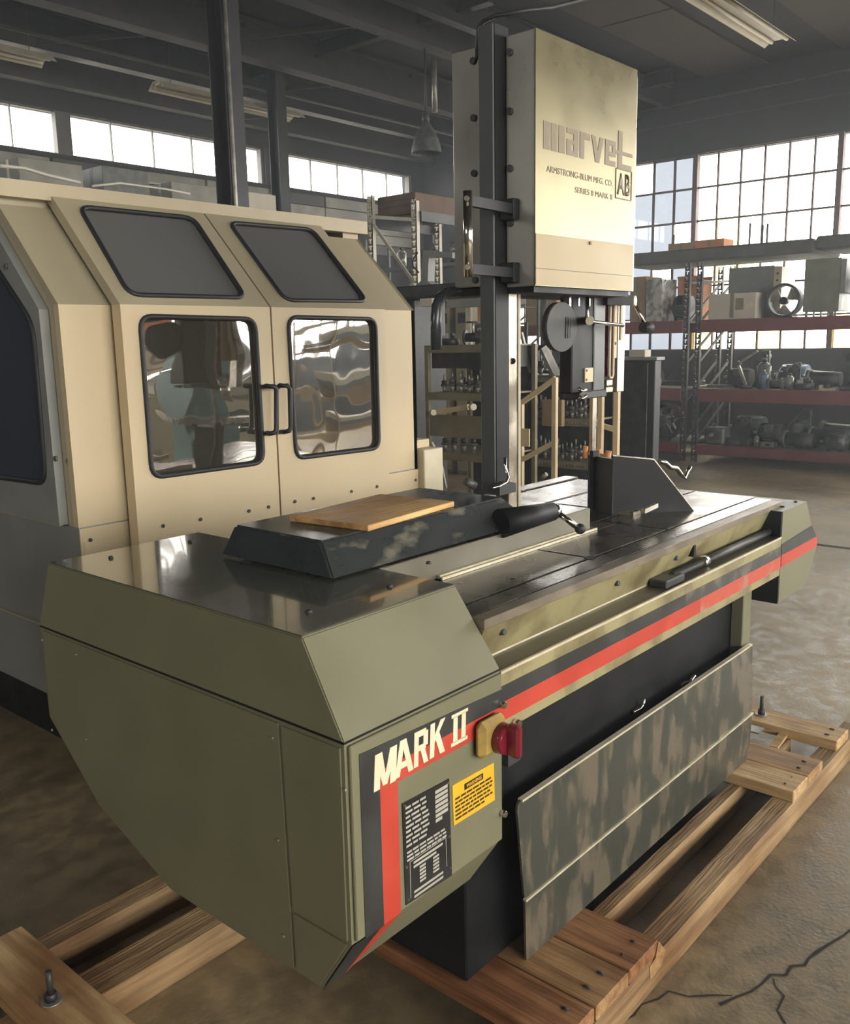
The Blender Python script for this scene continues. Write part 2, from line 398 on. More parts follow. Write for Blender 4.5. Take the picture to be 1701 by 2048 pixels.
# ================================================================ THE SETTING
XW, YL, YF, XB, ZC = 13.0, 11.2, -8.0, -5.0, 5.2
struct(box('floor', (XB, YF, -0.1), (XW, YL, 0), FLOOR))
fl = bpy.data.objects['floor']
def crack(name, pts, wd):
    random.seed(len(pts)); bm = bm_new(); P = []
    for i in range(len(pts)-1):
        a, b = Vector(pts[i]), Vector(pts[i+1]); k = max(2, int((b-a).length/0.05))
        for j in range(k):
            q = a.lerp(b, j/k); P.append(Vector((q.x+random.uniform(-1,1)*0.012, q.y+random.uniform(-1,1)*0.012, 0.0012)))
    P.append(Vector((pts[-1][0], pts[-1][1], 0.0012)))
    L = []
    for i, p in enumerate(P):
        d = (P[min(i+1, len(P)-1)] - P[max(i-1, 0)]).normalized(); s = Vector((-d.y, d.x, 0))*wd*random.uniform(0.4, 1)
        L.append((bm.verts.new(p-s), bm.verts.new(p+s)))
    for a, b in zip(L, L[1:]): bm.faces.new((a[0], b[0], b[1], a[1]))
    o = obj(name, bm, CRACK, fl)
crack('crack', [(2.428, 0.597, 0), (2.313, 0.621, 0), (2.235, 0.641, 0), (2.166, 0.656, 0), (2.097, 0.682, 0), (1.997, 0.719, 0), (1.917, 0.749, 0)], 0.006)
crack('crack', [(2.097, 0.682, 0), (2.042, 0.65, 0), (1.955, 0.604, 0)], 0.003)
crack('crack', [(1.973, 0.747, 0), (1.872, 0.858, 0), (1.797, 0.9, 0), (1.726, 0.902, 0)], 0.003)
box('floor_joint', (7.08, -3.0, 0), (7.14, 2.6, 0.0015), CRACK, fl)

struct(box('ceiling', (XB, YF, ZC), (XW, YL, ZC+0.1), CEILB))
ceil = bpy.data.objects['ceiling']
# brown board panels between the joists on the right-hand bay, running towards the far wall
for i, (a, b) in enumerate(((-1.0, 0.0), (1.1, 2.1), (3.15, 4.05), (5.0, 5.9))):
    for k in range(6):
        box('ceiling_panel', (XB+0.1+3*k, a, ZC-0.03), (XB+3.06+3*k, b, ZC), CEILP, ceil)
def ibeam(name, p0, p1, h, wd, mt, mt2, parent=None, axis='x'):
    (x0, y0, z), (x1, y1, _) = p0, p1
    o = (0, wd/2) if axis == 'x' else (wd/2, 0); t = (0, 0.012) if axis == 'x' else (0.012, 0)
    bm = bm_new()
    add_box(bm, (x0-o[0], y0-o[1], z), (x1+o[0], y1+o[1], z+0.025))
    add_box(bm, (x0-o[0], y0-o[1], z+h-0.025), (x1+o[0], y1+o[1], z+h))
    add_box(bm, (x0-t[0], y0-t[1], z+0.025), (x1+t[0], y1+t[1], z+h-0.025))
    return obj(name, bm, mt, parent)
for y, z, h, wd, mt in ((6.98, 4.78, 0.38, 0.20, BEAML), (6.44, 4.86, 0.30, 0.12, BEAM), (8.62, 4.75, 0.42, 0.20, BEAML), (9.86, 4.72, 0.42, 0.16, BEAM), (10.95, 4.7, 0.4, 0.16, BEAML), (2.6, 4.95, 0.22, 0.14, BEAM)):
    o = ibeam('ceiling_beam', (XB, y, z), (XW, y, z), h, wd, mt, mt, ceil)
for x in (4.2, 8.1, 12.2):
    ibeam('cross_beam', (x, 6.0, 4.98), (x, YL, 4.98), 0.2, 0.12, BEAM, BEAM, ceil, 'y')
# bracing rods between the beams on the left
for i, (p, q) in enumerate((((4.6, 8.6, 4.82), (6.4, 6.98, 5.1)), ((6.5, 8.6, 4.82), (8.2, 6.98, 5.1)), ((5.2, 9.86, 4.8), (7.0, 8.6, 5.1)), ((8.0, 9.86, 4.8), (9.8, 8.6, 5.1)), ((8.6, 10.9, 4.75), (10.0, 9.9, 4.95)))):
    beam('brace', p, q, 0.05, 0.05, BEAML, ceil)
tube('conduit', [(3.0, 9.3, 4.70), (7.0, 9.32, 4.70), (12.8, 9.3, 4.72)], 0.02, BEAML, ceil, 6)
tube('conduit', [(12.88, 6.9, 4.86), (12.88, 2.0, 4.88), (12.88, -6, 4.86)], 0.018, POST, ceil, 6)

def wall_band(name, a, b, mt): return struct(box(name, a, b, mt))
T = 0.25
# right wall (x = 13): dark below the sill and above the heads
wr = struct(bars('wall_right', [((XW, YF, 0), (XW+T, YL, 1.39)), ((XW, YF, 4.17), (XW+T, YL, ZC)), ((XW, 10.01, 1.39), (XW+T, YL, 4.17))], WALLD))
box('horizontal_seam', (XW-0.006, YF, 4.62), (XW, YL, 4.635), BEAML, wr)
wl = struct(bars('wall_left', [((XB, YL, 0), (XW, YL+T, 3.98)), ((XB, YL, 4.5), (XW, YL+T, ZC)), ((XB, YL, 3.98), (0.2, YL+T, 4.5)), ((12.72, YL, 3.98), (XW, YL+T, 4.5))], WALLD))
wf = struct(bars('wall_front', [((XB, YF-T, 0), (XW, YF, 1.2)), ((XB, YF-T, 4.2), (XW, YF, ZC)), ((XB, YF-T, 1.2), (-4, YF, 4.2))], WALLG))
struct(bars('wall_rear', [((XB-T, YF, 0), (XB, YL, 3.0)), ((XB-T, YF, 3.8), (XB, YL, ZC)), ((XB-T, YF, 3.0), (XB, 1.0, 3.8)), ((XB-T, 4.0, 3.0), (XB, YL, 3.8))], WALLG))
bm = bm_new()
for k in range(7): add_box(bm, (XB-0.12, 1.0+0.5*k-0.02, 3.0), (XB-0.06, 1.0+0.5*k+0.02, 3.8))
for k in range(3): add_box(bm, (XB-0.12, 1.0, 3.0+0.4*k-0.015), (XB-0.06, 4.0, 3.0+0.4*k+0.015))
struct(obj('window_30', bm, SASH))  # unseen window, added to lighten the faces turned toward this wall
# pale cladding boards under the high window strip
for k in range(5):
    for j in range(9):
        random.seed(k*20+j)
        if random.random() < 0.22: continue
        box('cladding_board', (2.5+1.15*j, YL-0.03-0.01*((k+j) % 2), 3.93-0.17*(k+1)), (2.5+1.15*j+1.12, YL, 3.93-0.17*k-0.015), CLAD if (k+j) % 3 else WALLG, wl)

# windows of the right wall: steel sashes 2 m wide, six panes across, six down
pane_me = {}
def pane_mesh(w_, h_):
    k = (round(w_, 3), round(h_, 3))
    if k not in pane_me:
        bm = bm_new(); add_box(bm, (-0.003, 0, 0), (0.003, w_, h_)); bmesh.ops.recalc_face_normals(bm, faces=bm.faces)
        me = bpy.data.meshes.new('pane'); bm.to_mesh(me); bm.free(); pane_me[k] = me
    return pane_me[k]
pm_cache = {}
def pane_for(material, w_, h_):
    k = (material.name, round(w_, 3), round(h_, 3))
    if k not in pm_cache:
        me = pane_mesh(w_, h_).copy(); me.materials.clear(); me.materials.append(material); pm_cache[k] = me
    return pm_cache[k]
PW, PH = 2.0/6, 2.78/6
nwin = 0
for k in range(9):
    y0 = -7.99 + 2*k; nwin += 1
    bm = bm_new()
    add_box(bm, (XW+0.02, y0-0.035, 1.39), (XW+0.12, y0+0.035, 4.17))
    if k == 8: add_box(bm, (XW+0.02, y0+1.965, 1.39), (XW+0.12, y0+2.035, 4.17))
    for i in range(1, 6): add_box(bm, (XW+0.05, y0+i*PW-0.012, 1.39), (XW+0.09, y0+i*PW+0.012, 4.17))
    for j in range(0, 7): add_box(bm, (XW+0.05, y0, 1.39+j*PH-0.013), (XW+0.09, y0+2.0, 1.39+j*PH+0.013))
    if k in (5, 6): # rust-streaked opening ventilator
        add_box(bm, (XW+0.03, y0+0.34, 1.39+3*PH-0.03), (XW+0.1, y0+1.66, 1.39+3*PH+0.03))
    wn = struct(obj('window_%d' % nwin, bm, SASH if k < 8 else SASHG))
    for i in range(6):
        for j in range(6):
            mt = PANE
            random.seed(k*100+i*10+j)
            if k == 7: mt = PANE_DIRTY if (i+j) % 4 != 3 else PANE
            if (k, i, j) in ((6, 4, 3), (6, 4, 2), (6, 2, 0), (6, 3, 2), (5, 5, 0), (6, 5, 0), (5, 1, 0)): mt = PANE_YEL
            if k < 5:
                continue
            o = bpy.data.objects.new('pane', pane_for(mt, PW-0.024, PH-0.026)); COL.objects.link(o); o.parent = wn
            o.location = Vector((XW+0.07, y0+i*PW+0.012, 1.39+j*PH+0.013)) - wn.location
    if k < 5:
        o = bpy.data.objects.new('glazing', pane_for(PANE, 2.0, 2.78)); COL.objects.link(o); o.parent = wn
        o.location = Vector((XW+0.07, y0, 1.39)) - wn.location
# high strip of windows on the left wall
def strip_win(x0, x1, first=False):
    global nwin; nwin += 1
    bm = bm_new(); n_ = max(1, round((x1-x0)/0.58)); wd = (x1-x0)/n_
    add_box(bm, (x0-0.05, YL+0.02, 3.98), (x0+0.05, YL+0.12, 4.5))
    add_box(bm, (x1-0.05, YL+0.02, 3.98), (x1+0.05, YL+0.12, 4.5))
    add_box(bm, (x0, YL+0.04, 3.98), (x1, YL+0.1, 4.0)); add_box(bm, (x0, YL+0.04, 4.48), (x1, YL+0.1, 4.5))
    for i in range(1, n_): add_box(bm, (x0+i*wd-0.006, YL+0.05, 3.98), (x0+i*wd+0.006, YL+0.09, 4.5))
    wn = struct(obj('window_%d' % nwin, bm, SASHG))
    me = None
    for i in range(n_):
        if me is None:
            b2 = bm_new(); add_box(b2, (0, -0.003, 0), (wd-0.024, 0.003, 0.48)); bmesh.ops.recalc_face_normals(b2, faces=b2.faces)
            me = bpy.data.meshes.new('pane'); b2.to_mesh(me); b2.free(); me.materials.append(PANE)
        o = bpy.data.objects.new('pane', me); COL.objects.link(o); o.parent = wn
        o.location = Vector((x0+i*wd+0.012, YL+0.07, 4.0)) - wn.location
for a, b in ((0.2, 3.1), (3.1, 6.12), (6.22, 9.35), (9.75, 12.7)): strip_win(a, b)
struct(box('trim_1', (9.35, YL-0.02, 3.98), (9.75, YL+0.1, 4.5), BEAM))
# front wall windows (behind the photographer's right shoulder; they light the machines)
for k in range(6):
    nwin += 1; x0 = -4 + 17/6*k; wd = 17/6
    bm = bm_new()
    add_box(bm, (x0-0.06, YF-0.15, 1.2), (x0+0.06, YF-0.02, 4.2))
    for i in range(1, 7): add_box(bm, (x0+i*wd/7-0.012, YF-0.1, 1.2), (x0+i*wd/7+0.012, YF-0.06, 4.2))
    for j in range(0, 7): add_box(bm, (x0, YF-0.1, 1.2+0.5*j-0.012), (x0+wd, YF-0.06, 1.2+0.5*j+0.012))
    wn = struct(obj('window_%d' % nwin, bm, SASH))

# steel columns
def hcol(x, y, label, z1=ZC):
    bm = bm_new()
    add_box(bm, (x-0.075, y-0.09, 0), (x+0.075, y-0.078, z1)); add_box(bm, (x-0.075, y+0.078, 0), (x+0.075, y+0.09, z1)); add_box(bm, (x-0.006, y-0.078, 0), (x+0.006, y+0.078, z1))
    r = thing('steel_column', label, 'column', (x, y, 0))
    obj('shaft', bm, BEAM, r)
    bars('base_plate', [((x-0.15, y-0.15, 0), (x+0.15, y+0.15, 0.02))], BEAM, r)
    return r
c1_ = hcol(4.32, 5.55, 'dark steel column rising to the ceiling behind the beige enclosure roof')
tube('conduit', [(4.26, 5.44, 0.02), (4.26, 5.44, 5.18)], 0.014, IRON3, c1_, 8)
hcol(7.75, 9.0, 'shorter-looking dark column in front of the bright high windows, beyond the enclosure')

# ================================================================ THE BAND SAW
saw = thing('band_saw', 'olive upright band saw with red and black stripe, MARK II panel and steel table', 'band saw', (2.2, 1.6, 0.127))
# pedestal
box('pedestal', (1.46, 1.17, 0.128), (3.0, 2.0, 0.985), BLACK, saw, 0.004)
box('corner_post', (2.93, 1.125, 0.128), (3.0, 1.168, 0.78), OLIVE, saw, 0.003)
bars('bracket', [((1.60, 1.15, 0.62), (1.65, 1.168, 0.775))], IRON, saw)
# apron of folded sheet
ap = poly('apron_panel', [(1.611, 1.105, 0.129), (2.985, 1.105, 0.129), (2.985, 1.098, 0.302), (1.594, 1.098, 0.298)], (0, 0.006, 0), APRON, saw)
poly('apron_panel', rounded([(1.594, 1.099, 0.300), (2.985, 1.099, 0.304), (2.975, 1.106, 0.556), (1.572, 1.106, 0.556)], 0.02, 3), (0, 0.006, 0), APRON, saw)
bars('folded_edge', [((1.594, 1.094, 0.2985), (2.985, 1.104, 0.3045)), ((1.59, 1.102, 0.552), (2.965, 1.116, 0.558))], EDGE, saw)
for pts in ([(2.22, 1.16, 0.544), (2.256, 1.155, 0.544), (2.27, 1.15, 0.556), (2.266, 1.15, 0.573)], [(2.513, 1.15, 0.531), (2.518, 1.14, 0.546), (2.562, 1.14, 0.536), (2.59, 1.14, 0.547)]):
    tube('latch_handle', pts, 0.006, CHROME, saw, 6)
# motor cover: left end body, hood, chamfer
LP = [(1.005, 1.07, 0.919), (1.005, 1.07, 0.532), (1.005, 1.155, 0.402), (1.005, 1.655, 0.402), (1.005, 1.94, 0.509), (1.005, 2.155, 0.68), (1.005, 2.155, 0.919)]
poly('end_cover', LP, (0.452, 0, 0), OLIVE, saw)
def frustum(name, b, zb, t, zt, mt, parent, bev=0.0):
    bm = bm_new()
    B = [bm.verts.new((x, y, zb)) for x, y in ((b[0], b[2]), (b[1], b[2]), (b[1], b[3]), (b[0], b[3]))]
    A = [bm.verts.new((x, y, zt)) for x, y in ((t[0], t[2]), (t[1], t[2]), (t[1], t[3]), (t[0], t[3]))]
    bm.faces.new(B[::-1]); bm.faces.new(A)
    for i in range(4): bm.faces.new((B[i], B[(i+1)%4], A[(i+1)%4], A[i]))
    if bev: bmesh.ops.bevel(bm, geom=bm.edges[:], offset=bev, segments=2, affect='EDGES')
    return obj(name, bm, mt, parent)
hood = frustum('hood', (1.003, 1.459, 1.068, 2.157), 0.922, (1.021, 1.459, 1.186, 2.115), 1.084, OLIVE, saw, 0.0025)
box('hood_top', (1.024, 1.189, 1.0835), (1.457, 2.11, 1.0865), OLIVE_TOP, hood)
for px in ((222,1116), (380,1084), (618,1225), (780,1174), (858,1127)):
    pass
for p in ((1.138, 2.025, 1.087), (1.366, 2.02, 1.087), (1.126, 1.283, 1.087), (1.356, 1.283, 1.087), (1.563, 1.351, 1.087)):
    bm = bm_new(); add_cyl(bm, (p[0], p[1], 1.0865), (p[0], p[1], 1.092), 0.007, 0.005, 8); obj('screw', bm, IRON, hood)
bars('seam', [((1.004, 1.069, 0.9185), (1.459, 1.0695, 0.9225)), ((1.0035, 1.069, 0.9185), (1.0045, 2.156, 0.9225))], BLACK, saw)
# side access panels on the left face
sp = poly('side_panel', [(1.001, 1.078, 0.910), (1.001, 1.078, 0.538), (1.001, 1.225, 0.538), (1.001, 1.232, 0.910)], (0.004, 0, 0), OLIVE, saw)
poly('side_panel', [(1.001, 1.242, 0.912), (1.001, 1.232, 0.41), (1.001, 1.652, 0.408), (1.001, 1.936, 0.514), (1.001, 2.14, 0.68), (1.001, 2.14, 0.912)], (0.004, 0, 0), OLIVE, saw)
poly('side_panel', [(1.001, 1.095, 0.505), (1.001, 1.158, 0.408), (1.001, 1.224, 0.408), (1.001, 1.224, 0.530), (1.001, 1.08, 0.530)], (0.004, 0, 0), OLIVE, saw)
for p in ((1, 1.258, 0.879), (1, 1.258, 0.671), (1, 1.257, 0.467), (1, 1.067, 0.837), (1, 1.977, 0.886), (1, 2.143, 0.887), (1, 2.139, 0.649), (1, 1.968, 0.673)):
    bm = bm_new(); add_cyl(bm, (1.001, p[1], p[2]), (0.998, p[1], p[2]), 0.004, 0.003, 8); obj('screw', bm, IRON3, sp)
# MARK II control panel door
door = box('control_panel', (1.012, 1.062, 0.536), (1.456, 1.07, 0.914), OLIVE, saw, 0.002)
YP = 1.062
poly('stripe', [(1.032, YP, 0.893), (1.032, YP, 0.534), (1.081, YP, 0.534), (1.081, YP, 0.843), (1.456, YP, 0.843), (1.456, YP, 0.880)], (0, -0.0012, 0), STRIP_DK, door)
poly('red_stripe', [(1.081, YP, 0.843), (1.081, YP, 0.536), (1.128, YP, 0.536), (1.128, YP, 0.803), (1.456, YP, 0.803), (1.456, YP, 0.843)], (0, -0.0012, 0), RED, door)
chd = Vector((0, 0.085, -0.13)).normalized()
def ch(x, t, o=0.0015):      # point on the chamfer face, t from its top edge
    return (x, 1.07 + 0.085*t - o*0.84, 0.53 - 0.13*t - o*0.55)
poly('stripe', [ch(1.006, 0), ch(1.081, 0.02), ch(1.060, 0.97), ch(1.006, 1)], (0, -0.001, -0.0006), STRIP_DK, saw)
poly('red_stripe', [ch(1.081, 0.02), ch(1.128, 0.02), ch(1.098, 0.55), ch(1.060, 0.98)], (0, -0.0012, -0.0008), RED, saw)
def glyph(parts, x0, w_, z0, h_, sl=0.10):
    bm = bm_new(); k = 0.0012
    for P in parts:
        k += 0.00005; add_poly(bm, [(x0+(px+sl*pz)*w_, YP-0.0012, z0+pz*h_) for px, pz in P], (0, -k, 0))
    return obj('lettering', bm, CREAM, door)
def rc_(a, b, c_, d): return [(a, b), (c_, b), (c_, d), (a, d)]
gz, gh_ = 0.8125, 0.069
glyph([rc_(0, 0, .27, 1), rc_(.73, 0, 1, 1), [(.0, 1), (.32, 1), (.60, .05), (.40, .05)], [(1, 1), (.68, 1), (.42, .05), (.60, .05)]], 1.064, 0.058, gz-0.004, gh_)
glyph([[(0, 0), (.27, 0), (.58, 1), (.34, 1)], [(1, 0), (.73, 0), (.40, 1), (.66, 1)], rc_(.22, .2, .8, .38)], 1.119, 0.052, gz-0.001, gh_, 0.0)
glyph([rc_(0, 0, .30, 1), rc_(.3, .82, .8, 1), rc_(.3, .42, .8, .58), rc_(.62, .5, .94, .92), [(.42, .45), (.72, .45), (1.0, 0), (.68, 0)]], 1.172, 0.042, gz+0.0, gh_)
glyph([rc_(0, 0, .30, 1), [(.28, .40), (.28, .62), (.68, 1), (1.02, 1)], [(.36, .50), (.60, .68), (1.04, 0), (.70, 0)]], 1.218, 0.044, gz+0.001, gh_)
bm = bm_new()
yq = YP-0.0012
for a in (1.283, 1.309):
    for q in ([(a, yq, 0.8135), (a+0.026, yq, 0.8135), (a+0.026, yq, 0.821), (a, yq, 0.821)], [(a+0.003, yq, 0.872), (a+0.029, yq, 0.872), (a+0.029, yq, 0.879), (a+0.003, yq, 0.879)], [(a+0.006, yq, 0.820), (a+0.020, yq, 0.820), (a+0.022, yq, 0.873), (a+0.009, yq, 0.873)]):
        add_poly(bm, q, (0, -0.0012, 0))
obj('lettering', bm, CREAM, door)
# black data plate
dp = poly('data_plate', [(1.138, YP, 0.755), (1.276, YP, 0.750), (1.280, YP, 0.538), (1.141, YP, 0.544)], (0, -0.002, 0), BLACKP, door)
yt = YP-0.002
random.seed(3)
L = []
for i in range(9):
    z = 0.744-i*0.0098
    x = 1.146
    for wd in [random.uniform(0.012, 0.024) for _ in range(3)]:
        if x+wd > 1.222: break
        L.append(((x, yt-0.0006, z-0.0045), (x+wd, yt, z))); x += wd+0.004
for i in range(7):
    z = 0.742-i*0.0100
    L.append(((1.232, yt-0.0006, z-0.0072), (1.270 if i < 6 else 1.252, yt, z)))
for i in range(3):
    z = 0.652-i*0.008; x = 1.147
    while x < 1.255:
        wd = random.uniform(0.008, 0.02); L.append(((x, yt-0.0006, z-0.0042), (x+wd, yt, z))); x += wd+0.003
for i in range(2):
    z = 0.624-i*0.009; L.append(((1.165, yt-0.0006, z-0.005), (1.252-0.02*i, yt, z)))
for i in range(5):
    z = 0.606-i*0.0075; L.append(((1.182, yt-0.0006, z-0.0045), (1.200, yt, z))); L.append(((1.222, yt-0.0006, z-0.0045), (1.240, yt, z)))
for i in range(2):
    z = 0.562-i*0.010; L.append(((1.165, yt-0.0006, z-0.005), (1.252, yt, z)))
bars('printed_lines', L, PRINT, dp)
bm = bm_new()
for a, b in (((1.155, 0.628), (1.155, 0.552)), ((1.155, 0.628), (1.262, 0.630)), ((1.262, 0.630), (1.264, 0.566))):
    add_bar(bm, (a[0], yt, a[1]), (b[0], yt, b[1]), 0.001, 0.0012)
obj('printed_border', bm, PRINT, dp)
for x, z in ((1.145, 0.748), (1.272, 0.743), (1.145, 0.622), (1.272, 0.628), (1.148, 0.553), (1.274, 0.558), (1.272, 0.7)):
    cyl('rivet', (x, yt, z), (x, yt-0.0015, z), 0.0028, CHROME, dp, n=8)
yl = poly('warning_label', [(1.286, YP, 0.731), (1.424, YP, 0.727), (1.427, YP, 0.641), (1.289, YP, 0.643)], (0, -0.0015, 0), YEL, door)
lettering('lettering', 'WARNING', 1.330, 1.380, 0.7085, 0.7165, YP-0.0022, YEL, yl, 0, 0.0004, 0.02)
box('label_band', (1.324, YP-0.0022, 0.706), (1.386, YP-0.0014, 0.719), BLACKP, yl)
L = []; random.seed(5)
for i in range(6):
    z = 0.700-i*0.0088; x = 1.294
    while x < 1.412 - (0.03 if i == 5 else 0):
        wd = random.uniform(0.007, 0.02); L.append(((x, YP-0.0022, z-0.004), (min(x+wd, 1.418), YP-0.0014, z))); x += wd+0.003
bars('printed_lines', L, INK, yl)
# rotary disconnect switch
sw = box('disconnect_switch', (1.352, YP-0.028, 0.762), (1.440, YP, 0.842), SWYEL, saw, 0.012)
bm = bm_new(); add_cyl(bm, (1.412, YP-0.028, 0.795), (1.412, YP-0.050, 0.795), 0.033, 0.030, 20)
add_box(bm, (1.404, YP-0.078, 0.762), (1.424, YP-0.045, 0.832), 0.006)
obj('switch_knob', bm, SWRED, sw)
for x, z in ((1.452, 0.848), (1.452, 0.600)):
    bm = bm_new(); add_cyl(bm, (x, YP, z), (x, YP-0.012, z), 0.008, 0.007, 12); obj('thumb_screw', bm, CHROME, door)
# trough rail with the stripe
rail = box('trough_rail', (1.462, 1.070, 0.777), (3.098, 1.078, 0.912), OLIVE_WORN, saw, 0.001)
box('dark_stripe', (1.462, 1.0685, 0.845), (2.35, 1.0705, 0.881), STRIP_DK, rail)
box('dark_stripe', (2.35, 1.0685, 0.845), (3.098, 1.0705, 0.881), STRIP_WORN, rail)
box('red_stripe', (1.462, 1.0682, 0.803), (2.45, 1.0705, 0.845), RED, rail)
box('red_stripe', (2.45, 1.0682, 0.803), (3.098, 1.0705, 0.845), RED_WORN, rail)
box('trough_lip', (1.462, 1.068, 0.909), (3.098, 1.074, 0.915), EDGE, saw)
box('trough_floor', (1.462, 1.074, 0.905), (3.098, 1.152, 0.911), TROUGH, saw)
poly('table_face', [(1.461, 1.152, 0.905), (1.461, 1.112, 0.998), (1.461, 1.135, 0.998), (1.461, 1.16, 0.905)], (1.635, 0, 0), OLIVE_WORN, saw)
box('bright_edge', (1.462, 1.1475, 0.9105), (2.42, 1.1525, 0.9155), EDGE, saw)
cyl('bolt', (1.511, 1.0685, 0.784), (1.511, 1.055, 0.784), 0.010, CHROME, rail, n=8)
for p in ((1.541, 1.125, 1), (2.046, 1.13, 0.996), (2.39, 1.13, 1.001)):
    cyl('bolt', (p[0], 1.115, 0.972), (p[0], 1.145, 0.966), 0.007, IRON, saw, n=10)
box('slot_mark', (2.491, 1.113, 0.955), (2.505, 1.14, 0.99), BLACK, saw)
bm = bm_new(); add_box(bm, (2.261, 1.085, 0.911), (2.376, 1.14, 0.934), 0.004); obj('screw_block', bm, IRON, saw)
cyl('vise_screw', (2.344, 1.112, 0.928), (3.098, 1.112, 0.928), 0.012, IRON, saw, n=12)
cyl('screw_collar', (2.54, 1.112, 0.928), (2.57, 1.112, 0.928), 0.019, CHROME, saw, n=14)
# right-hand end cover
EP = [(3.100, 1.07, 1.003), (3.337, 1.07, 1.003), (3.415, 1.07, 0.893), (3.480, 1.07, 0.845), (3.477, 1.07, 0.8), (3.40, 1.07, 0.71), (3.355, 1.07, 0.685), (3.103, 1.07, 0.675)]
rc = poly('end_cover', EP, (0, 0.95, 0), OLIVE, saw)
poly('dark_stripe', [(3.103, 1.0695, 0.887), (3.405, 1.0695, 0.902), (3.468, 1.0695, 0.850), (3.103, 1.0695, 0.848)], (0, -0.0015, 0), STRIP_DK, rc)
poly('red_stripe', [(3.103, 1.0692, 0.848), (3.478, 1.0692, 0.850), (3.476, 1.0692, 0.812), (3.103, 1.0692, 0.806)], (0, -0.0016, 0), RED, rc)
box('inner_plate', (3.092, 1.0705, 0.676), (3.0995, 1.36, 0.906), BLACK, saw)
poly('inner_plate', [(3.09, 1.071, 0.915), (3.09, 1.071, 1.003), (3.09, 1.2, 1.003), (3.09, 1.2, 0.915)], (0.009, 0, 0), BLACK, saw)
for p in ((3.308, 1.099, 1.004), (3.185, 1.102, 1.004)):
    cyl('screw', (p[0], p[1], 1.003), (p[0], p[1], 1.007), 0.007, IRON, rc, n=8)
# table: steel plates with T-slots
box('table_bed', (1.462, 1.118, 0.985), (3.19, 1.98, 0.998), IRON, saw)
def tbl(x0, x1, y0, y1): box('table_plate', (x0, y0, 0.998), (x1, y1, 1.02), STEEL, saw, 0.0015)
box('table_plate', (1.461, 1.110, 0.998), (3.20, 1.147, 1.02), TANSTEEL, saw, 0.0015); tbl(1.461, 3.215, 1.150, 1.211)
tbl(1.461, 2.066, 1.219, 1.385); tbl(2.074, 2.526, 1.219, 1.385); tbl(2.534, 3.235, 1.219, 1.446)
tbl(2.074, 2.526, 1.388, 1.446); tbl(1.461, 3.24, 1.456, 1.585); tbl(1.461, 2.655, 1.60, 1.768); tbl(2.72, 3.25, 1.60, 1.768)
tbl(1.461, 2.66, 1.590, 1.597); tbl(1.461, 3.255, 1.780, 1.975)
cyl('slot_hole', (2.07, 1.215, 1.0195), (2.07, 1.215, 1.0212), 0.018, BLACK, saw, n=16)
for p in ((1.77, 1.257, 1.02), (2.539, 1.386, 1.02)):
    cyl('slot_hole', (p[0], p[1], 1.0195), (p[0], p[1], 1.021), 0.007, BLACK, saw, n=12)
bars('guide_bar', [((1.655, 1.386, 1.0202), (2.40, 1.392, 1.027)), ((1.66, 1.398, 1.0202), (2.34, 1.406, 1.030))], EDGE, saw)
bars('raised_bar', [((1.6, 1.985, 0.998), (3.27, 2.045, 1.026)), ((2.1, 1.770, 1.0202), (3.05, 1.777, 1.024))], STEEL, saw)
# carriage: base plate with pale front, sloped black cover
box('carriage_base', (1.461, 1.412, 1.0202), (2.39, 1.81, 1.087), STEEL, saw)
box('carriage_face', (1.461, 1.408, 1.0202), (2.392, 1.4118, 1.086), FACESTEEL, saw)
cc = frustum('carriage_cover', (1.318, 2.09, 1.417, 1.812), 1.091, (1.343, 2.035, 1.478, 1.787), 1.163, DARKCOVER, saw, 0.003)
box('cover_lid', (1.346, 1.481, 1.1625), (2.032, 1.784, 1.1650), DARKCLEAN, cc)
poly('cover_end', [(1.3165, 1.420, 1.093), (1.3165, 1.809, 1.093), (1.3405, 1.785, 1.160), (1.3405, 1.481, 1.160)], (-0.002, 0, 0.0006), DARKCLEAN, cc)
# feed crank on the carriage
ck = cyl('crank_hub', (1.93, 1.41, 1.115), (2.108, 1.36, 1.126), 0.040, BLACK, saw, 0.026, 20)
cyl('hub_cap', (2.108, 1.36, 1.126), (2.123, 1.355, 1.125), 0.022, CHROME, ck, n=16)
tube('crank_arm', [(2.113, 1.345, 1.122), (2.14, 1.3, 1.083)], 0.0085, CHROME, ck, 10)
bm = bm_new(); add_sphere(bm, (2.148, 1.295, 1.077), 0.016); obj('crank_knob', bm, RUBBER, ck)
# column and spine
colm = box('column', (2.100, 1.552, 1.163), (2.166, 1.604, 2.43), GREYPAINT, saw, 0.003)
box('column_face', (2.104, 1.5495, 1.165), (2.166, 1.5525, 2.428), BLACK, colm)
spn = box('spine', (2.166, 1.552, 1.088), (2.222, 1.60, 1.75), STEELB, saw, 0.002)
box('spine_edge', (2.212, 1.549, 1.09), (2.224, 1.5525, 1.745), BEIGE_G, spn)
cyl('spine_hole', (2.186, 1.551, 1.538), (2.183, 1.549, 1.538), 0.009, BLACK, spn, n=12)
tube('bent_rod', [(2.118, 1.53, 1.265), (2.111, 1.525, 1.237), (2.119, 1.52, 1.207), (2.095, 1.51, 1.196), (2.05, 1.5, 1.193), (2.014, 1.5, 1.192)], 0.005, CHROME, colm, 8)
bars('column_clamp', [((2.05, 1.50, 1.165), (2.13, 1.56, 1.192))], IRON, colm)
cyl('clamp_knob', (2.02, 1.599, 1.203), (2.05, 1.589, 1.185), 0.012, IRON2, colm, n=12)
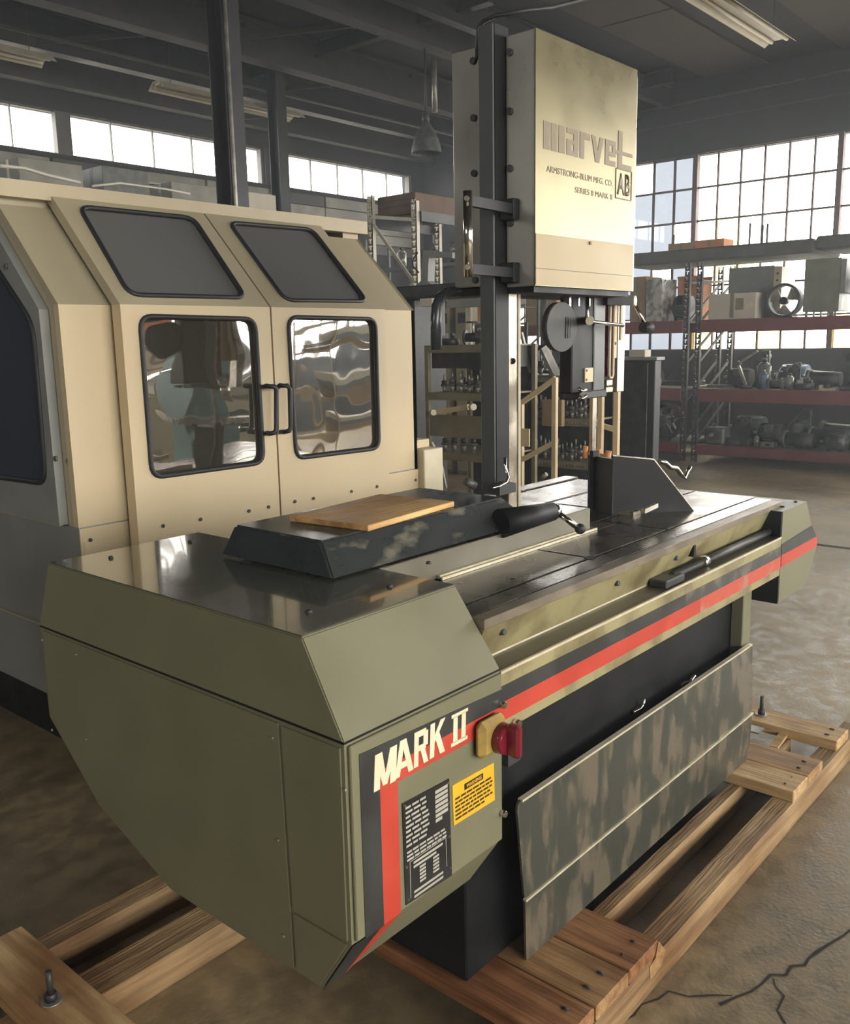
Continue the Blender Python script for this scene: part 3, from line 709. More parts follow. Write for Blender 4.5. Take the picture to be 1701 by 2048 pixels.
# head covers
hc = box('head_cover', (2.150, 1.4505, 1.745), (2.700, 1.547, 2.405), STAIN_SIDE, saw, 0.003)
box('head_cover', (2.150, 1.636, 1.752), (2.70, 1.735, 2.40), STAIN_SIDE, saw, 0.003)
box('head_core', (2.18, 1.546, 1.73), (2.69, 1.637, 2.39), BLACK, saw)
bars('head_underside', [((2.16, 1.46, 1.728), (2.70, 1.72, 1.748))], BLACK, saw)
fp = poly('front_cover', [(2.147, 1.447, 1.745), (2.703, 1.447, 1.745), (2.705, 1.447, 2.408), (2.147, 1.447, 2.403)], (0, 0.004, 0), STAIN, saw)
poly('front_cover', [(2.705, 1.449, 1.745), (2.705, 1.449, 2.408), (2.725, 1.456, 2.385), (2.725, 1.456, 1.745)], (0, 0.02, 0), STEELB, saw)
poly('lower_cover', [(2.148, 1.447, 1.747), (2.700, 1.447, 1.747), (2.700, 1.447, 1.887), (2.148, 1.447, 1.884)], (0, -0.0015, 0), STAIN_LOW, fp)
bars('cover_seam', [((2.149, 1.4448, 1.7905), (2.69, 1.4455, 1.7925))], FADED2, fp)
cyl('screw', (2.433, 1.4455, 1.876), (2.433, 1.442, 1.876), 0.005, FADED2, fp, n=8)
for y, zs in ((1.531, (2.360, 2.211, 2.063, 1.918)), (1.655, (2.363, 2.214, 2.066, 1.772))):
    for z in zs: cyl('bolt', (2.150, y, z), (2.142, y, z), 0.010, IRON, hc, n=8)
# worn maker's lettering on the cover
yb = 1.4468
bm = bm_new()
layer = [0.0005]
def stroke(x0, z0, x1, z1):
    layer[0] += 0.00004; add_poly(bm, [(x0, yb, z0), (x1, yb, z0), (x1, yb, z1), (x0, yb, z1)], (0, -layer[0], 0))
def quad(*p):
    layer[0] += 0.00004; add_poly(bm, [(x, yb, z) for x, z in p], (0, -layer[0], 0))
Z0, Z1 = 2.108, 2.180
for x in (2.184, 2.222, 2.260): stroke(x, Z0, x+0.031, Z1)               # m
x = 2.302; stroke(x, Z0, x+0.060, Z0+0.014); stroke(x+0.036, Z0, x+0.060, Z1); stroke(x, Z1-0.014, x+0.05, Z1); stroke(x, Z0, x+0.022, Z0+0.042); stroke(x, Z0+0.030, x+0.05, Z0+0.042)   # a
x = 2.372; stroke(x, Z0, x+0.024, Z1); stroke(x+0.02, Z1-0.018, x+0.055, Z1)  # r
x = 2.435; quad((x, Z1), (x+0.024, Z1), (x+0.046, Z0), (x+0.024, Z0)); quad((x+0.048, Z1), (x+0.070, Z1), (x+0.046, Z0), (x+0.026, Z0))   # v
x = 2.515; stroke(x, Z0, x+0.024, Z1); stroke(x, Z0, x+0.062, Z0+0.015); stroke(x, Z1-0.014, x+0.062, Z1); stroke(x+0.042, Z0+0.03, x+0.062, Z1); stroke(x+0.02, Z0+0.028, x+0.062, Z0+0.040)  # e
x = 2.592; stroke(x, Z0-0.002, x+0.026, Z1+0.035); stroke(x, Z0-0.002, x+0.085, Z0+0.014); stroke(x-0.018, Z0+0.04, x+0.09, Z0+0.050)   # l
obj('lettering', bm, FADED, fp)
lettering('lettering', 'ARMSTRONG-BLUM MFG. CO.', 2.200, 2.563, 2.050, 2.067, yb, FADED2, fp, 0, 0.0005, 0.0)
lettering('lettering', 'SERIES 8 MARK II', 2.348, 2.561, 2.011, 2.027, yb, FADED2, fp, 0, 0.0005, 0.0)
bm = bm_new()
for a, b in (((2.582, 2.020), (2.680, 2.020)), ((2.680, 2.020), (2.680, 2.106)), ((2.680, 2.106), (2.582, 2.106)), ((2.582, 2.106), (2.582, 2.020))):
    add_bar(bm, (a[0], yb, a[1]), (b[0], yb, b[1]), 0.003, 0.003)
obj('emblem_frame', bm, FADED2, fp)
lettering('emblem_letters', 'AB', 2.590, 2.672, 2.031, 2.095, yb, FADED2, fp, 0, 0.0005, 0.03)
# grab handle
gh = cyl('grab_handle', (1.917, 1.50, 1.762), (1.917, 1.50, 1.976), 0.0125, CHROME, saw, n=14)
for z in (1.952, 1.782):
    beam('handle_bracket', (1.925, 1.50, z), (2.16, 1.515, z), 0.018, 0.026, BLACK, gh)
    cyl('bolt', (1.906, 1.494, z+0.004), (1.902, 1.492, z+0.004), 0.007, STEELB, gh, n=8)
for z0_ in (1.925, 1.755): box('bracket_foot', (2.120, 1.500, z0_), (2.150, 1.546, z0_+0.055), BLACK, gh, 0.002)
# power cable over the top
tube('cable', [(2.15, 1.644, 2.364), (2.15, 1.643, 2.409), (2.15, 1.638, 2.446), (2.15, 1.62, 2.459), (2.15, 1.583, 2.463), (2.17, 1.498, 2.461), (2.3, 1.5, 2.50), (2.75, 1.30, 2.66), (3.6, 0.9, 3.2), (4.6, 0.4, 5.19)], 0.006, IRON, saw, 8)
# blade guide arm under the head
def ybox(name, u0, v0, u1, v1, y, th, mt, par, bev=0.002):
    return None
ga = box('guide_arm', (2.512, 1.552, 1.425), (2.640, 1.60, 1.735), BLACK, saw, 0.004)
box('arm_side', (2.642, 1.548, 1.425), (2.712, 1.60, 1.735), GREYPAINT, ga, 0.003)
box('tool_plate', (2.586, 1.5475, 1.458), (2.636, 1.5525, 1.504), TAN, ga)
for x, z in ((2.594, 1.496), (2.594, 1.466)): cyl('rivet', (x, 1.5475, z), (x, 1.5455, z), 0.004, IRON, ga, n=8)
box('arm_shoe', (2.545, 1.54, 1.405), (2.715, 1.605, 1.43), IRON, ga, 0.003)
bm = bm_new(); add_tube(bm, [(2.531, 1.54, 1.443), (2.539, 1.53, 1.433), (2.561, 1.53, 1.435)], 0.006, 8); add_tube(bm, [(2.535, 1.54, 1.414), (2.54, 1.53, 1.409), (2.564, 1.53, 1.416)], 0.006, 8); obj('hose_clip', bm, CHROME, ga)
dm = cyl('drive_motor', (2.455, 1.553, 1.635), (2.457, 1.575, 1.635), 0.076, IRON, saw, n=28)
bars('vent_slot', [((2.470+0.012*i, 1.549, 1.60), (2.475+0.012*i, 1.5535, 1.665)) for i in range(3)], BLACK, dm)
bm = bm_new(); add_tube(bm, [(2.742, 1.548, 1.725), (2.742, 1.548, 1.475), (2.748, 1.548, 1.466), (2.762, 1.548, 1.466), (2.768, 1.548, 1.475), (2.768, 1.548, 1.725)], 0.0045, 8)
obj('wire_loop', bm, CREAMBOX, saw)
box('slide_bar', (2.745, 1.556, 1.47), (2.766, 1.566, 1.73), SWRED, saw)
ps = box('guide_post', (2.775, 1.552, 1.53), (2.800, 1.60, 1.735), TAN, saw, 0.002)
box('guide_post', (2.805, 1.550, 1.415), (2.850, 1.61, 1.735), STEELB, saw, 0.002)
box('post_inset', (2.812, 1.546, 1.59), (2.826, 1.551, 1.735), CREAMBOX, ps)
cyl('hole', (2.787, 1.5525, 1.58), (2.787, 1.550, 1.58), 0.005, BLACK, ps, n=8)
bars('blade_guide', [((2.722, 1.545, 1.418), (2.765, 1.60, 1.436)), ((2.726, 1.545, 1.440), (2.762, 1.60, 1.460))], STEELB, saw, 0.002)
lv = tube('lever', [(2.566, 1.53, 1.73), (2.556, 1.525, 1.659), (2.569, 1.52, 1.651), (2.744, 1.5, 1.638)], 0.0065, CHROME, saw, 8)
cyl('lever_pivot', (2.614, 1.55, 1.657), (2.529, 1.5, 1.652), 0.013, CREAMBOX, lv, n=12)
ca = beam('crank_shaft', (2.69, 1.54, 1.721), (2.791, 1.5, 1.72), 0.03, 0.032, BLACK, saw)
cyl('shaft_cap', (2.805, 1.5, 1.718), (2.807, 1.49, 1.718), 0.017, CREAMBOX, ca, n=16)
tube('crank_arm', [(2.808, 1.49, 1.702), (2.839, 1.47, 1.639)], 0.006, CHROME, ca, 8)
cyl('crank_knob', (2.822, 1.47, 1.631), (2.86, 1.46, 1.63), 0.018, RUBBER, ca, n=14)
bars('hanging_bracket', [((2.49, 1.55, 1.66), (2.50, 1.57, 1.74)), ((2.545, 1.55, 1.70), (2.552, 1.556, 1.74)), ((2.60, 1.545, 1.70), (2.607, 1.551, 1.74))], CHROME, saw)
# blade
box('saw_blade', (2.668, 1.566, 1.00), (2.694, 1.568, 1.42), STEELB, saw)
box('blade_guard', (2.664, 1.559, 1.022), (2.700, 1.572, 1.225), BLACK, saw)  # black box puts the blade's unlit lower stretch into the colour
# bent dark pipe behind the column
tube('bent_pipe', [(2.076, 1.75, 1.574), (2.078, 1.75, 1.66), (2.084, 1.75, 1.701), (2.103, 1.75, 1.727), (2.14, 1.75, 1.742), (2.179, 1.72, 1.745), (2.212, 1.68, 1.744)], 0.016, DARKCLEAN, saw, 12)
# angled vise jaw with its crank
JP = [(2.643, 1.468, 1.021), (2.64, 1.47, 1.218), (2.747, 1.377, 1.2), (2.861, 1.279, 1.017)]
jw = poly('angle_jaw', JP, (0.0095, 0.011, 0), BLACK, saw)
jq = [Vector(p) for p in JP]
bm = bm_new()
for a, b in ((jq[1], jq[2]), (jq[2], jq[3])): add_bar(bm, a+Vector((0.005, 0.006, 0)), b+Vector((0.005, 0.006, 0)), 0.016, 0.003)
obj('jaw_edge', bm, STEELB, jw)
jf = poly('jaw_face', [(2.64, 1.47, 1.0205), (2.64, 1.47, 1.205), (2.70, 1.60, 1.205), (2.70, 1.60, 1.0205)], (0.015, -0.006, 0), IRON, jw)
bars('jaw_foot', [((2.655, 1.40, 1.0205), (2.71, 1.47, 1.033))], STEELB, jw)
beam('screw_head', (2.489, 1.28, 1.076), (2.595, 1.29, 1.078), 0.014, 0.014, STEELB, jw)
tube('jaw_crank', [(2.934, 1.45, 1.169), (2.981, 1.45, 1.156), (3.018, 1.45, 1.136), (3.071, 1.45, 1.126), (3.106, 1.45, 1.101), (3.128, 1.44, 1.083), (3.125, 1.43, 1.112), (3.141, 1.43, 1.125)], 0.0085, CHROME, jw, 8)

# plywood board lying on the black cover
pb = bm_new()
M_ = Matrix.Translation((1.645, 1.602, 0)) @ Matrix.Rotation(math.radians(6), 4, 'Z')
add_box(pb, (-0.185, -0.125, 1.1655), (0.185, 0.125, 1.180), 0.002, M_)
tag(obj('plywood_board', pb, PLY), 'small rectangle of plywood lying on the black sloped cover', 'board')

# ================================================================ SHIPPING SKID
skid = thing('timber_skid', 'rough timber shipping skid under the band saw, bolted cross boards on long beams', 'skid', (2.1, 1.55, 0))
for y0, y1, x0, x1, z1 in ((0.896, 0.968, 0.60, 3.62, 0.088), (1.072, 1.115, 1.5, 3.33, 0.088), (1.845, 1.960, 0.70, 3.50, 0.088), (2.104, 2.178, 0.70, 3.50, 0.088)):
    box('beam', (x0, y0, 0), (x1, y1, z1), PALLETX, skid, 0.003)
for i, (x0, x1, y0, y1, mt) in enumerate(((0.742, 0.896, 0.90, 2.20, PALLETL), (1.434, 1.580, 0.90, 1.83, PALLETR), (1.586, 1.733, 0.897, 2.18, PALLET), (1.738, 1.884, 0.897, 2.18, PALLETR), (2.843, 2.979, 0.897, 2.18, PALLETL), (2.984, 3.133, 0.897, 2.18, PALLET), (3.318, 3.456, 0.905, 2.2, PALLETL))):
    bd = box('board', (x0, y0, 0.0885), (x1, y1, 0.127), mt, skid, 0.003)
    random.seed(i)
    for k in range(2):
        cyl('nail', (x0+0.04+0.06*k, y0+0.04+random.random()*0.02, 0.127), (x0+0.04+0.06*k, y0+0.04, 0.1285), 0.004, IRON, bd, n=6)
def skid_bolt(x, y):
    bm = bm_new(); add_cyl(bm, (x, y, 0.127), (x, y, 0.131), 0.024, None, 14); b = obj('washer', bm, IRON3, skid)
    cyl('nut', (x, y, 0.131), (x, y, 0.150), 0.014, IRON, b, n=6)
    cyl('threaded_rod', (x, y, 0.150), (x, y, 0.205), 0.0075, IRON, b, n=8)
skid_bolt(0.809, 1.871); skid_bolt(3.391, 1.212)
poly('split_wood', [(1.879, 0.894, 0.127), (1.92, 0.894, 0.08), (1.903, 0.894, 0.047), (1.841, 0.895, 0.042), (1.834, 0.894, 0.081), (1.865, 0.894, 0.09)], (0, 0.002, 0), PALLETL, skid)
box('levelling_foot', (3.205, 1.15, 0.127), (3.262, 1.20, 0.133), IRON3, skid)
beam('splinter', (3.195, 1.09, 0.094), (3.325, 1.10, 0.10), 0.03, 0.012, PALLETL, skid)

# ================================================================ BEIGE MACHINE ENCLOSURE
enc = thing('machine_enclosure', 'large beige enclosed machining centre with sloped windowed doors behind the saw', 'machine', (2.3, 3.6, 0))
XE0, XE1, YE, YD = 1.415, 3.06, 2.70, 2.63
ZK = 1.733
# shell: floor box, back, right, roof
box('lower_body', (XE0, YE, 0.392), (XE1, 4.9, 1.035), GREYMACH, enc)
box('plinth', (XE0+0.25, YE+0.3, 0), (XE1-0.1, 4.8, 0.392), BLACK, enc)
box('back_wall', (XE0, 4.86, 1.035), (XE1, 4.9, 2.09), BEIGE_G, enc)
# front frame left and right of the doors, upright then sloped
def fr(x0, x1, mt, nm='front_frame'):
    bm = bm_new()
    add_box(bm, (x0, YE, 1.035), (x1, YE+0.03, ZK)); o_ = obj(nm, bm, mt, enc)
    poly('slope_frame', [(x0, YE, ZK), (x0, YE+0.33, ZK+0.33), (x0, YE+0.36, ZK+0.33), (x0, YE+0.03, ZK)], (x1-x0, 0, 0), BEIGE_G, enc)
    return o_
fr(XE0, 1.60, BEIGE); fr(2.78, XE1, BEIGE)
box('lower_front', (XE0, YE-0.004, 0.40), (XE1, YE, 1.03), BEIGE, enc)
# doors with window openings, lower upright leaf and upper sloped leaf
def door_leaf(nm, x0, x1, lower, upper):
    bm = bm_new()
    add_holed(bm, [(x0, YD, 0.80), (x1, YD, 0.80), (x1, YD, ZK), (x0, YD, ZK)], [rounded(lower, 0.045)], (0, 0.05, 0))
    d = obj(nm, bm, BEIGE, enc)
    bm = bm_new()
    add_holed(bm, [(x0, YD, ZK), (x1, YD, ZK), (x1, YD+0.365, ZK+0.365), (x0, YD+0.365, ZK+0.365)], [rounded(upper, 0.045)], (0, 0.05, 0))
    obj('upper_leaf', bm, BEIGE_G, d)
    for L, mt, rough in ((lower, WINMIRR, 0), (upper, WINDARK, 0)):
        R = rounded(L, 0.045)
        tube('window_gasket', [Vector(p)+Vector((0, -0.002, 0)) for p in R], 0.0085, RUBBER, d, 8, True)
        bm = bm_new(); add_poly(bm, [Vector(p)+Vector((0, 0.012, 0)) for p in R], (0, 0.004, 0)); obj('window_pane', bm, mt, d)
    return d
lw = [(1.649, 2.63, 1.697), (2.115, 2.63, 1.69), (2.119, 2.63, 1.171), (1.649, 2.63, 1.174)]
up = [(1.657, 2.962, 2.069), (2.116, 2.964, 2.071), (2.1, 2.658, 1.765), (1.634, 2.657, 1.764)]
d1 = door_leaf('door_leaf', 1.583, 2.186, lw, up)
lw = [(2.27, 2.63, 1.698), (2.738, 2.63, 1.693), (2.737, 2.63, 1.162), (2.277, 2.63, 1.169)]
up = [(2.276, 2.96, 2.067), (2.718, 2.968, 2.075), (2.719, 2.657, 1.764), (2.279, 2.652, 1.759)]
d2 = door_leaf('door_leaf', 2.194, 2.796, lw, up)
tube('door_handle', [(2.138, 2.63, 1.447), (2.111, 2.58, 1.453), (2.139, 2.57, 1.45), (2.148, 2.57, 1.437), (2.139, 2.57, 1.296), (2.129, 2.57, 1.284), (2.116, 2.58, 1.281), (2.143, 2.63, 1.278)], 0.009, RUBBER, d1, 8)
tube('door_handle', [(2.206, 2.63, 1.442), (2.174, 2.58, 1.452), (2.201, 2.57, 1.45), (2.212, 2.57, 1.437), (2.208, 2.57, 1.296), (2.198, 2.57, 1.284), (2.187, 2.58, 1.281), (2.21, 2.63, 1.276)], 0.009, RUBBER, d2, 8)
for p in ((1.677, 2.63, 1.006), (1.828, 2.63, 1.004), (2.04, 2.63, 1.001), (2.132, 2.63, 1.002)):
    cyl('screw', (p[0], YD, p[2]), (p[0], YD-0.004, p[2]), 0.0065, IRON, d1, n=8)
for p in ((2.262, 2.63, 1.004), (2.358, 2.63, 1.002), (2.567, 2.63, 1.001), (2.718, 2.63, 1.001)):
    cyl('screw', (p[0], YD, p[2]), (p[0], YD-0.004, p[2]), 0.0065, IRON, d2, n=8)
for p in ((1.448, 2.7, 0.99), (3.039, 2.7, 0.982)):
    cyl('screw', (p[0], YE-0.004, p[2]), (p[0], YE-0.008, p[2]), 0.0065, IRON, enc, n=8)
bars('access_plate', [((1.425, YE-0.006, 0.86), (1.57, YE-0.001, 0.985))], BEIGE, enc)
# roof with front trim
bars('roof', [((XE0-0.06, YE+0.30, 2.085), (XE1+0.03, 4.92, 2.14))], TRIM, enc)
bars('roof_end', [((XE1-0.10, YE+0.33, 2.055), (XE1-0.005, YE+0.5, 2.085))], TRIM, enc)
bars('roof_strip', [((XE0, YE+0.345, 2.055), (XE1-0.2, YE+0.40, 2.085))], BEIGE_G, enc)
tube('cable', [(1.421, 3, 2.175), (1.528, 3.05, 2.187), (1.588, 3.02, 2.169), (1.719, 3.05, 2.164)], 0.006, CABLE, enc, 6)
tube('cable', [(1.968, 3.4, 2.221), (2.12, 3.45, 2.255), (2.365, 3.5, 2.264), (2.491, 3.5, 2.257)], 0.005, CABLE, enc, 6)
# right wall of the shell and the cream box beside it
def side_poly(x, y1): return [(x, YE, 0.42), (x, YE, ZK), (x, YE+0.33, ZK+0.33), (x, y1, ZK+0.33), (x, y1, 0.42)]
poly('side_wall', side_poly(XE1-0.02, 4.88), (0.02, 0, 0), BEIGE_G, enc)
# left side wall with its own window leaf
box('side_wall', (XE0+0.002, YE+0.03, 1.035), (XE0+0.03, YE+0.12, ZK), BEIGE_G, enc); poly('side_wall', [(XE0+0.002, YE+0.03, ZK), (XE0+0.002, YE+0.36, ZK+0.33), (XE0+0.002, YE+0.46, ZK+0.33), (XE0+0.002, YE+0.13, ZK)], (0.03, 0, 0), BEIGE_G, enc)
bm = bm_new()
lo = [(XE0-0.03, 2.765, 1.04), (XE0-0.03, 2.765, 1.72), (XE0-0.03, 3.085, 2.055), (XE0-0.03, 4.80, 2.055), (XE0-0.03, 4.80, 1.04)]
wi = rounded([(1.385, 2.822, 1.171), (1.385, 2.804, 1.677), (1.385, 3.027, 1.873), (1.385, 3.42, 1.99), (1.385, 4.4, 1.99), (1.385, 4.4, 1.14)], 0.06)
add_holed(bm, lo, [wi], (0.03, 0, 0))
sd = obj('side_door', bm, GREYMACH, enc)
tube('window_gasket', [Vector(p)+Vector((-0.002, 0, 0)) for p in wi], 0.0085, RUBBER, sd, 8, True)
bm = bm_new(); add_poly(bm, [Vector(p)+Vector((0.012, 0, 0)) for p in wi], (0.004, 0, 0)); obj('window_pane', bm, WINTEAL, sd)
for p in ((1.384, 2.947, 1.86), (1.384, 2.741, 1.259)): cyl('screw', (1.385, p[1], p[2]), (1.378, p[1], p[2]), 0.009, IRON2, sd, n=10)
bars('ledge', [((XE0-0.012, 2.80, 1.030), (XE0, 4.86, 1.038)), ((XE0-0.008, 2.80, 0.652), (XE0, 4.86, 0.658))], BEIGE_G, enc)
# inside: spindle head and chip tray seen dimly through the panes
box('spindle_head', (1.95, 3.5, 1.25), (2.25, 3.9, 1.98), GREYMACH, enc, 0.01)
cyl('spindle', (2.1, 3.6, 1.02), (2.1, 3.6, 1.25), 0.07, IRON3, enc, n=18)
box('chip_tray', (1.5, 2.8, 1.036), (2.95, 4.7, 1.06), IRON2, enc)
box('inner_guard', (2.45, 3.2, 1.3), (2.8, 3.6, 1.9), CREAMBOX, enc, 0.01)
cb = thing('cream_cabinet', 'cream electrical box against the right end of the beige enclosure', 'cabinet', (3.12, 2.8, 0))
box('body', (3.062, 2.66, 0.0), (3.195, 2.95, 1.118), CREAMBOX, cb, 0.004)
box('lid', (3.062, 2.72, 1.119), (3.17, 2.95, 1.158), BEIGE, cb, 0.003)
tube('cable', [(3.467, 2.96, 1.099), (3.509, 2.96, 1.041), (3.547, 2.96, 0.96), (3.576, 2.96, 0.851)], 0.006, CABLE, cb, 6)

# ================================================================ LAMPS UNDER THE CEILING
def fixture(x0, x1, y, z, label):
    r = thing('ceiling_light', label, 'ceiling light', ((x0+x1)/2, y, z))
    bm = bm_new()
    add_poly(bm, [(x0, y-0.16, z-0.02), (x0, y-0.155, z-0.022), (x0, y-0.06, z+0.05), (x0, y+0.06, z+0.05), (x0, y+0.155, z-0.022), (x0, y+0.16, z-0.02), (x0, y+0.065, z+0.058), (x0, y-0.065, z+0.058)], (x1-x0, 0, 0))
    obj('reflector', bm, FIXW, r)
    box('ballast_housing', (x0+0.02, y-0.05, z+0.02), (x1-0.02, y+0.05, z+0.05), FIXW, r)
    for dy in (-0.075, 0.075): cyl('tube', (x0+0.03, y+dy, z+0.01), (x1-0.03, y+dy, z+0.01), 0.019, FIXW, r, n=12)
    for xx in (x0+0.2, x1-0.2): cyl('chain', (xx, y, z+0.058), (xx, y, ZC), 0.004, IRON, r, n=6)
    return r
fixture(7.35, 9.74, 3.64, 4.46, 'long fluorescent reflector hanging under the ceiling at the upper right')
fixture(6.30, 8.40, 9.36, 4.47, 'fluorescent reflector crossing behind the dark steel column')
fixture(3.2, 5.05, 9.36, 4.47, 'fluorescent reflector at the upper left corner of the view')
dl = thing('dome_lamp', 'grey bell-shaped high bay lamp hanging left of the saw head', 'lamp', (8.2, 7.0, 3.7))
bm = bm_new()
prof = [(0.04, 4.00), (0.06, 3.97), (0.10, 3.91), (0.14, 3.83), (0.165, 3.74), (0.175, 3.68)]
for (ra, za), (rb, zb) in zip(prof, prof[1:]): add_cyl(bm, (8.2, 7.0, za), (8.2, 7.0, zb), ra, rb, 24, False)
obj('shade', bm, IRON2, dl)
cyl('cap', (8.2, 7.0, 4.0), (8.2, 7.0, 4.12), 0.04, IRON, dl, n=14)
cyl('stem', (8.2, 7.0, 4.12), (8.2, 7.0, 4.775), 0.012, IRON, dl, n=8)
tag(cyl('hanging_strip', (8.36, 7.0, 4.14), (8.36, 7.0, 4.69), 0.03, IRON3, n=8), 'thin pale strip hanging from a ceiling beam just left of the saw head', 'strip')

# ================================================================ RED PALLET RACKS BY THE RIGHT WINDOWS
def upright(nm, x, y, z1, parent, mt=POST):
    bm = bm_new()
    for dy in (-0.032, 0.026): add_box(bm, (x-0.004, y+dy, 0), (x+0.004, y+dy+0.008, z1))
    add_box(bm, (x-0.004, y-0.032, 0), (x+0.05, y-0.028, z1)); add_box(bm, (x-0.004, y+0.028, 0), (x+0.05, y+0.032, z1))
    z = 0.03
    while z < z1-0.03:
        add_box(bm, (x-0.004, y-0.026, z), (x+0.002, y-0.008, z+0.045)); add_box(bm, (x-0.004, y+0.008, z), (x+0.002, y+0.026, z+0.045))
        add_box(bm, (x-0.004, y-0.026, z-0.012), (x+0.002, y+0.026, z+0.012)); z += 0.07
    o = obj(nm, bm, mt, parent); return o
LEV = ((0.108, 0.236), (0.780, 0.944), (1.640, 1.792))
def rack(y0, y1, label, ptop=2.495, deck=True):
    r = thing('pallet_rack', label, 'rack', (11.5, (y0+y1)/2, 0), 'red pallet racks under the right windows')
    for y in (y0, y1):
        for x in (11.0, 12.0): upright('upright', x, y, ptop, r)
        for k in range(5): beam('frame_brace', (11.03, y, 0.25+0.5*k), (11.98, y, 0.25+0.5*(k+1) if k < 4 else 2.3), 0.02, 0.03, POST, r)
    for z0, z1 in LEV:
        for x in (10.985, 12.0): box('beam', (x, y0+0.034, z0), (x+0.05, y1-0.034, z1), REDRACK, r, 0.006)
        box('deck', (11.036, y0+0.04, z1-0.03), (11.999, y1-0.04, z1-0.006), DECK, r)
    return r
ra = rack(5.13, 7.85, 'left red-beamed pallet rack, its end hidden behind the saw head and dark cabinet')
rb = rack(2.27, 4.97, 'right red-beamed pallet rack under the bright factory windows')
tag(box('top_deck', (10.95, 3.6, 2.50), (11.95, 6.05, 2.66), DECK, bev=0.02), 'thick dark grey platform laid across the top of the red racks', 'platform')
tag(box('top_deck', (10.95, 1.6, 2.53), (11.95, 3.58, 2.68), DECK, bev=0.02), 'dark platform over the right rack, running out of the right edge', 'platform')

# ---------------------------------------------------------------- dusty air in the hall
HZ = bpy.data.materials.new('dusty_air'); HZ.use_nodes = True
n = HZ.node_tree; n.nodes.clear()
o_ = n.nodes.new('ShaderNodeOutputMaterial'); v_ = n.nodes.new('ShaderNodeVolumeScatter')
v_.inputs['Color'].default_value = (0.86, 0.93, 1.0, 1); v_.inputs['Density'].default_value = 0.0065; v_.inputs['Anisotropy'].default_value = 0.35
n.links.new(v_.outputs[0], o_.inputs['Volume'])
hz = box('haze', (XB+0.01, YF+0.01, 0.003), (XW-0.01, YL-0.05, ZC-0.01), HZ)
hz['kind'] = 'stuff'; hz['label'] = 'thin dusty haze filling the workshop air'; hz['category'] = 'haze'

# ---------------------------------------------------------------- shop clutter: one builder per kind, then copies
def base(name, label, cat, group=None): return thing(name, label, cat, (0, 0, 0), group)
def p_motor(m1, m2, s=1.0):
    r = base('electric_motor', '', 'motor')
    bm = bm_new(); add_cyl(bm, (0, -0.13*s, 0.11*s), (0, 0.09*s, 0.11*s), 0.09*s, None, 18)
    for i in range(8):
        a = 2*PI*i/8; c = (0.093*s*math.cos(a), 0, 0.11*s+0.093*s*math.sin(a)); add_box(bm, (c[0]-0.005, -0.1*s, c[2]-0.005), (c[0]+0.005, 0.07*s, c[2]+0.005))
    obj('body', bm, m1, r); cyl('end_bell', (0, 0.09*s, 0.11*s), (0, 0.12*s, 0.11*s), 0.085*s, m2, r, 0.05*s, 16)
    cyl('shaft', (0, 0.12*s, 0.11*s), (0, 0.17*s, 0.11*s), 0.014*s, IRON3, r, n=8)
    bars('foot', [((-0.08*s, -0.1*s, 0), (0.08*s, -0.06*s, 0.03*s)), ((-0.08*s, 0.03*s, 0), (0.08*s, 0.07*s, 0.03*s))], m2, r)
    box('terminal_box', (-0.10*s, -0.05*s, 0.13*s), (-0.06*s, 0.03*s, 0.20*s), m2, r); return r
def p_gearbox(m1, m2, s=1.0):
    r = base('gearbox', '', 'gearbox')
    box('housing', (-0.1*s, -0.12*s, 0), (0.1*s, 0.12*s, 0.2*s), m1, r, 0.02*s)
    cyl('flange', (-0.1*s, 0, 0.12*s), (-0.13*s, 0, 0.12*s), 0.07*s, m2, r, n=18)
    cyl('shaft', (-0.13*s, 0, 0.12*s), (-0.2*s, 0, 0.12*s), 0.018*s, IRON3, r, n=10)
    cyl('filler_cap', (0.02*s, 0.05*s, 0.2*s), (0.02*s, 0.05*s, 0.235*s), 0.02*s, m2, r, n=10); return r
def p_chuck(m1, m2, s=1.0):
    r = base('lathe_chuck', '', 'chuck')
    cyl('body', (0, 0, 0), (0, 0, 0.09*s), 0.12*s, m1, r, n=24)
    for k in range(3):
        a = 2*PI*k/3+0.3; bm = bm_new(); M = Matrix.Rotation(a, 4, 'Z'); add_box(bm, (0.03*s, -0.018*s, 0.09*s), (0.11*s, 0.018*s, 0.13*s), 0, M); add_box(bm, (0.03*s, -0.018*s, 0.13*s), (0.07*s, 0.018*s, 0.16*s), 0, M)
        obj('jaw', bm, m2, r)
    return r
def p_wheel(m1, m2, s=1.0):
    r = base('flywheel', '', 'wheel'); R = 0.203*s
    bm = bm_new(); add_tube(bm, [(0, R*math.cos(2*PI*k/20)*0.88, R+R*math.sin(2*PI*k/20)*0.86) for k in range(20)], 0.025*s, 8, True); obj('rim', bm, m1, r)
    cyl('hub', (-0.05*s, 0, R), (0.05*s, 0, R), 0.05*s, m2, r, n=14)
    bm = bm_new()
    for k in range(5): add_bar(bm, (0, 0, R), (0, R*0.88*math.cos(2*PI*k/5+0.4), R+R*0.88*math.sin(2*PI*k/5+0.4)), 0.03*s, 0.02*s)
    obj('spokes', bm, m1, r); box('wedge', (-0.04, -0.06*s, 0), (0.04, 0.06*s, 0.03), m2, r); return r
def p_bracket(m1, m2, s=1.0):
    r = base('cast_bracket', '', 'bracket')
    poly('web', [(0, -0.12*s, 0.03*s), (0, 0.12*s, 0.03*s), (0, -0.07*s, 0.24*s), (0, -0.12*s, 0.24*s)], (0.03*s, 0, 0), m1, r)
    box('foot_plate', (-0.07*s, -0.14*s, 0), (0.09*s, 0.14*s, 0.03*s), m1, r, 0.004); cyl('bore', (-0.03*s, -0.08*s, 0.2*s), (0.06*s, -0.08*s, 0.2*s), 0.035*s, m2, r, n=14); return r
